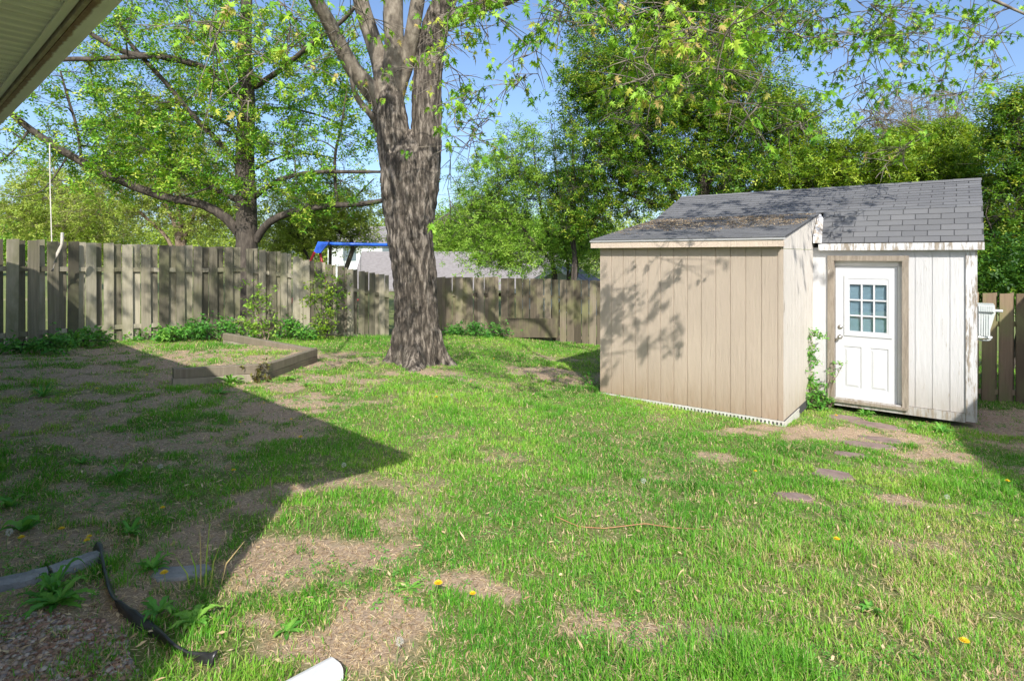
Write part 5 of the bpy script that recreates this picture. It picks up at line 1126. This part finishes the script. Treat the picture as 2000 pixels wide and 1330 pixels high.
shrub('wild_shrub', 'small leafy seedling in the shaded soil at the left wall of the lean-to', 1155, 755, None, [(1152, 745, 8, 12)], 7, 14, .07, M_weed, M_barkB, .06, .5, stems=2)
for i, (px, py, Yd, bl, nc, tn, lab) in enumerate((
        (330, 650, 11.9, [(330, 652, 45, 9), (260, 655, 30, 6)], 40, .5, 'ivy clump at the fence foot left of the raised bed'),
        (430, 645, 12.3, [(430, 640, 50, 11), (385, 645, 30, 10)], 46, .35, 'dark ivy clump along the back of the raised bed'),
        (580, 650, 13.4, [(590, 652, 50, 8), (560, 640, 22, 12)], 34, .45, 'ivy clump at the fence foot behind the timber corner'),
        (930, 645, 16.3, [(910, 645, 45, 12), (960, 650, 40, 8), (890, 650, 20, 10)], 60, .3, 'dark ivy mound at the fence foot right of the maple'),
        (40, 680, 9.6, [(40, 678, 50, 8), (100, 668, 40, 7)], 30, .35, 'ivy clump at the foot of the fence at the left edge'),
        (170, 660, 10.6, [(180, 662, 40, 8), (130, 665, 30, 8)], 30, .5, 'leafy clump at the fence foot where the roof shadow ends'))):
    shrub('ivy', lab, px, py, Yd, bl, nc, 34, .12, M_weed, M_barkD, .075, tn, stems=3, cat='ivy')
# stalks
mb = MB()
for dx, dy, h_ in ((0, 0, .30), (.02, .01, .34), (-.03, .02, .2), (.05, 0, .26), (-.05, -.01, .16), (.09, .03, .22)):
    c = gp(392, 1145) + np.array([dx, dy, 0]); mb.tube([c, c + np.array([dx * .3, 0, h_ * .5]), c + np.array([dx * 1.4 - .01, .01, h_])], [.004, .0035, .001], 5, random.uniform(.6, .85))
tag(mb.build('tall_stalks', M_grass), 'tall bleached grass stalks at the shadow edge, lower left', 'grass stalks')
# dandelions
M_yel = pm('dandelion yellow', (.75, .50, .01), (.85, .62, .02), 40, .7); M_puff = leafmat('seed head', [(0, (.55, .55, .52)), (1, (.75, .75, .72))], .5); M_stem = pm('dandelion stem', (.16, .25, .07), (.25, .30, .12), 20, .6)
def flower(kind, label, loc, h):
    r = thing('dandelion', label, 'dandelion', loc, 'dandelion flowers' if kind else 'dandelion seed heads'); mb = MB(); loc = np.array(loc)
    tp = loc + np.array([.01, -.01, h]); mb.tube([loc - np.array([0, 0, .01]), loc + np.array([.004, 0, h * .5]), tp], .0022, 5); mb.build('stem', M_stem, r)
    if kind:
        mb = MB()
        for ring, (n, L, z) in enumerate(((16, .019, .0), (14, .014, .004), (9, .009, .007))):
            for i in range(n):
                a = 2 * math.pi * i / n + ring * .2; d = np.array([math.cos(a), math.sin(a), 0]); s = np.array([-d[1], d[0], 0]) * .0028
                mb.add([tp + np.array([0, 0, z]), tp + d * L * .7 - s + (0, 0, z + .004), tp + d * L + (0, 0, z + .005), tp + d * L * .7 + s + (0, 0, z + .004)], [(0, 1, 2, 3)])
        mb.build('bloom', M_yel, r)
    else:
        n = 260; d = rand_dirs(n); pos = tp + d * RNG.uniform(.012, .02, (n, 1)); V, Fc = leaves_mesh(pos, np.full(n, .005), OVAL); mesh_obj('seed_head', V, Fc, M_puff, r, RNG.uniform(0, 1, 4 * n))
    return r
def copy_tree(o, loc, label, rz, sc):
    c = o.copy(); COL.objects.link(c); c.location = tuple(loc); c.rotation_euler = (0, 0, rz); c.scale = (sc,) * 3; c['label'] = label
    for ch in o.children: k = ch.copy(); COL.objects.link(k); k.parent = c
    return c
DF = [(455, 935, 'yellow dandelion in the shaded lawn left of centre'), (178, 1068, 'yellow dandelion on a stalk above the right edging stone'), (172, 1083, 'lower yellow dandelion of the pair above the edging stone'), (118, 1056, 'yellow dandelion beside the round-leaved weed'),
      (320, 1008, 'yellow dandelion in shade above the green weed'), (325, 1150, 'small dandelion left of the tall bleached stalks'), (850, 1172, 'yellow dandelion on bare soil at lower centre'), (918, 1185, 'pale yellow dandelion in grass right of the bare soil'),
      (518, 797, 'dandelion by the roof shadow below the raised bed corner'), (285, 742, 'dandelion left of the raised bed front board'), (290, 722, 'small dandelion at the left end of the raised bed'), (566, 832, 'dandelion in the shaded grass under the shadow edge'),
      (467, 835, 'dandelion in shaded soil left of the shadow edge'), (186, 772, 'dandelion in the far left bare soil'), (583, 872, 'dandelion low in the shaded lawn'), (1477, 935, 'dandelion in the lawn left of the smallest stepping stone'), (1632, 826, 'dandelion at the path below the shrub'), (1963, 958, 'dandelion in the shade at the right edge'),
      (1875, 1285, 'large dandelion at the lower right corner'), (965, 710, 'dandelion in the grass right of the maple roots'), (920, 752, 'dandelion in front of the maple roots'), (850, 790, 'dandelion in the sunny lawn below the maple'), (1640, 1080, 'dandelion in the longer tuft at right'), (35, 1078, 'dandelion beneath the seed head at the left edge')]
proto = None
for i, (px, py, lab) in enumerate(DF):
    c = gp(px, py); c[2] = float(top(c[0], c[1])); 
    if proto is None: proto = flower(1, lab, c, .07); p_loc = c
    else: copy_tree(proto, c, lab, random.uniform(0, 6), random.uniform(.75, 1.25) * (1 + c[1] * .02))
DP = [(312, 935, 'dandelion seed head in the shaded soil left of centre'), (668, 935, 'dandelion seed head at the tip of the sunlit grass edge'), (1255, 965, 'white dandelion seed head in the middle of the sunny lawn'), (12, 1075, 'dandelion seed head at the left edge'), (884, 785, 'dandelion seed head in the lawn below the maple'), (1850, 990, 'dandelion seed head beside the bent stalk at right'), (775, 1295, 'dandelion seed head near the bottom edge')]
proto = None
for i, (px, py, lab) in enumerate(DP):
    c = gp(px, py); c[2] = float(top(c[0], c[1]))
    if proto is None: proto = flower(0, lab, c, .10)
    else: copy_tree(proto, c, lab, random.uniform(0, 6), random.uniform(.9, 1.2))
# twig on the lawn
mb = MB(); tw = [gp(*q) for q in ((1085, 1017), (1130, 1032), (1180, 1036), (1260, 1033), (1320, 1036), (1392, 1040))]; mb.tube([t + np.array([0, 0, .028 + .012 * math.sin(t[0] * 9)]) for t in tw], [.003, .0035, .003, .003, .0025, .002], 6)
tag(mb.build('fallen_twig', pm('red brown twig', (.32, .14, .07), (.45, .24, .13), 12, .8)), 'long thin reddish twig lying across the middle of the lawn', 'twig')
for q, lab in (((528, 985), 'short upright dead stem at the shadow corner of the lawn'), ((1918, 935), 'pale dead stem standing in shade at the right')):
    c = gp(*q); mb = MB(); mb.tube([c, c + np.array([.005, 0, .10]), c + np.array([0, 0, .19])], [.005, .004, .003], 6); tag(mb.build('dead_stem', M_barkB), lab, 'stem')
for o in list(bpy.data.objects):
    if '_loc' in o: del o['_loc']
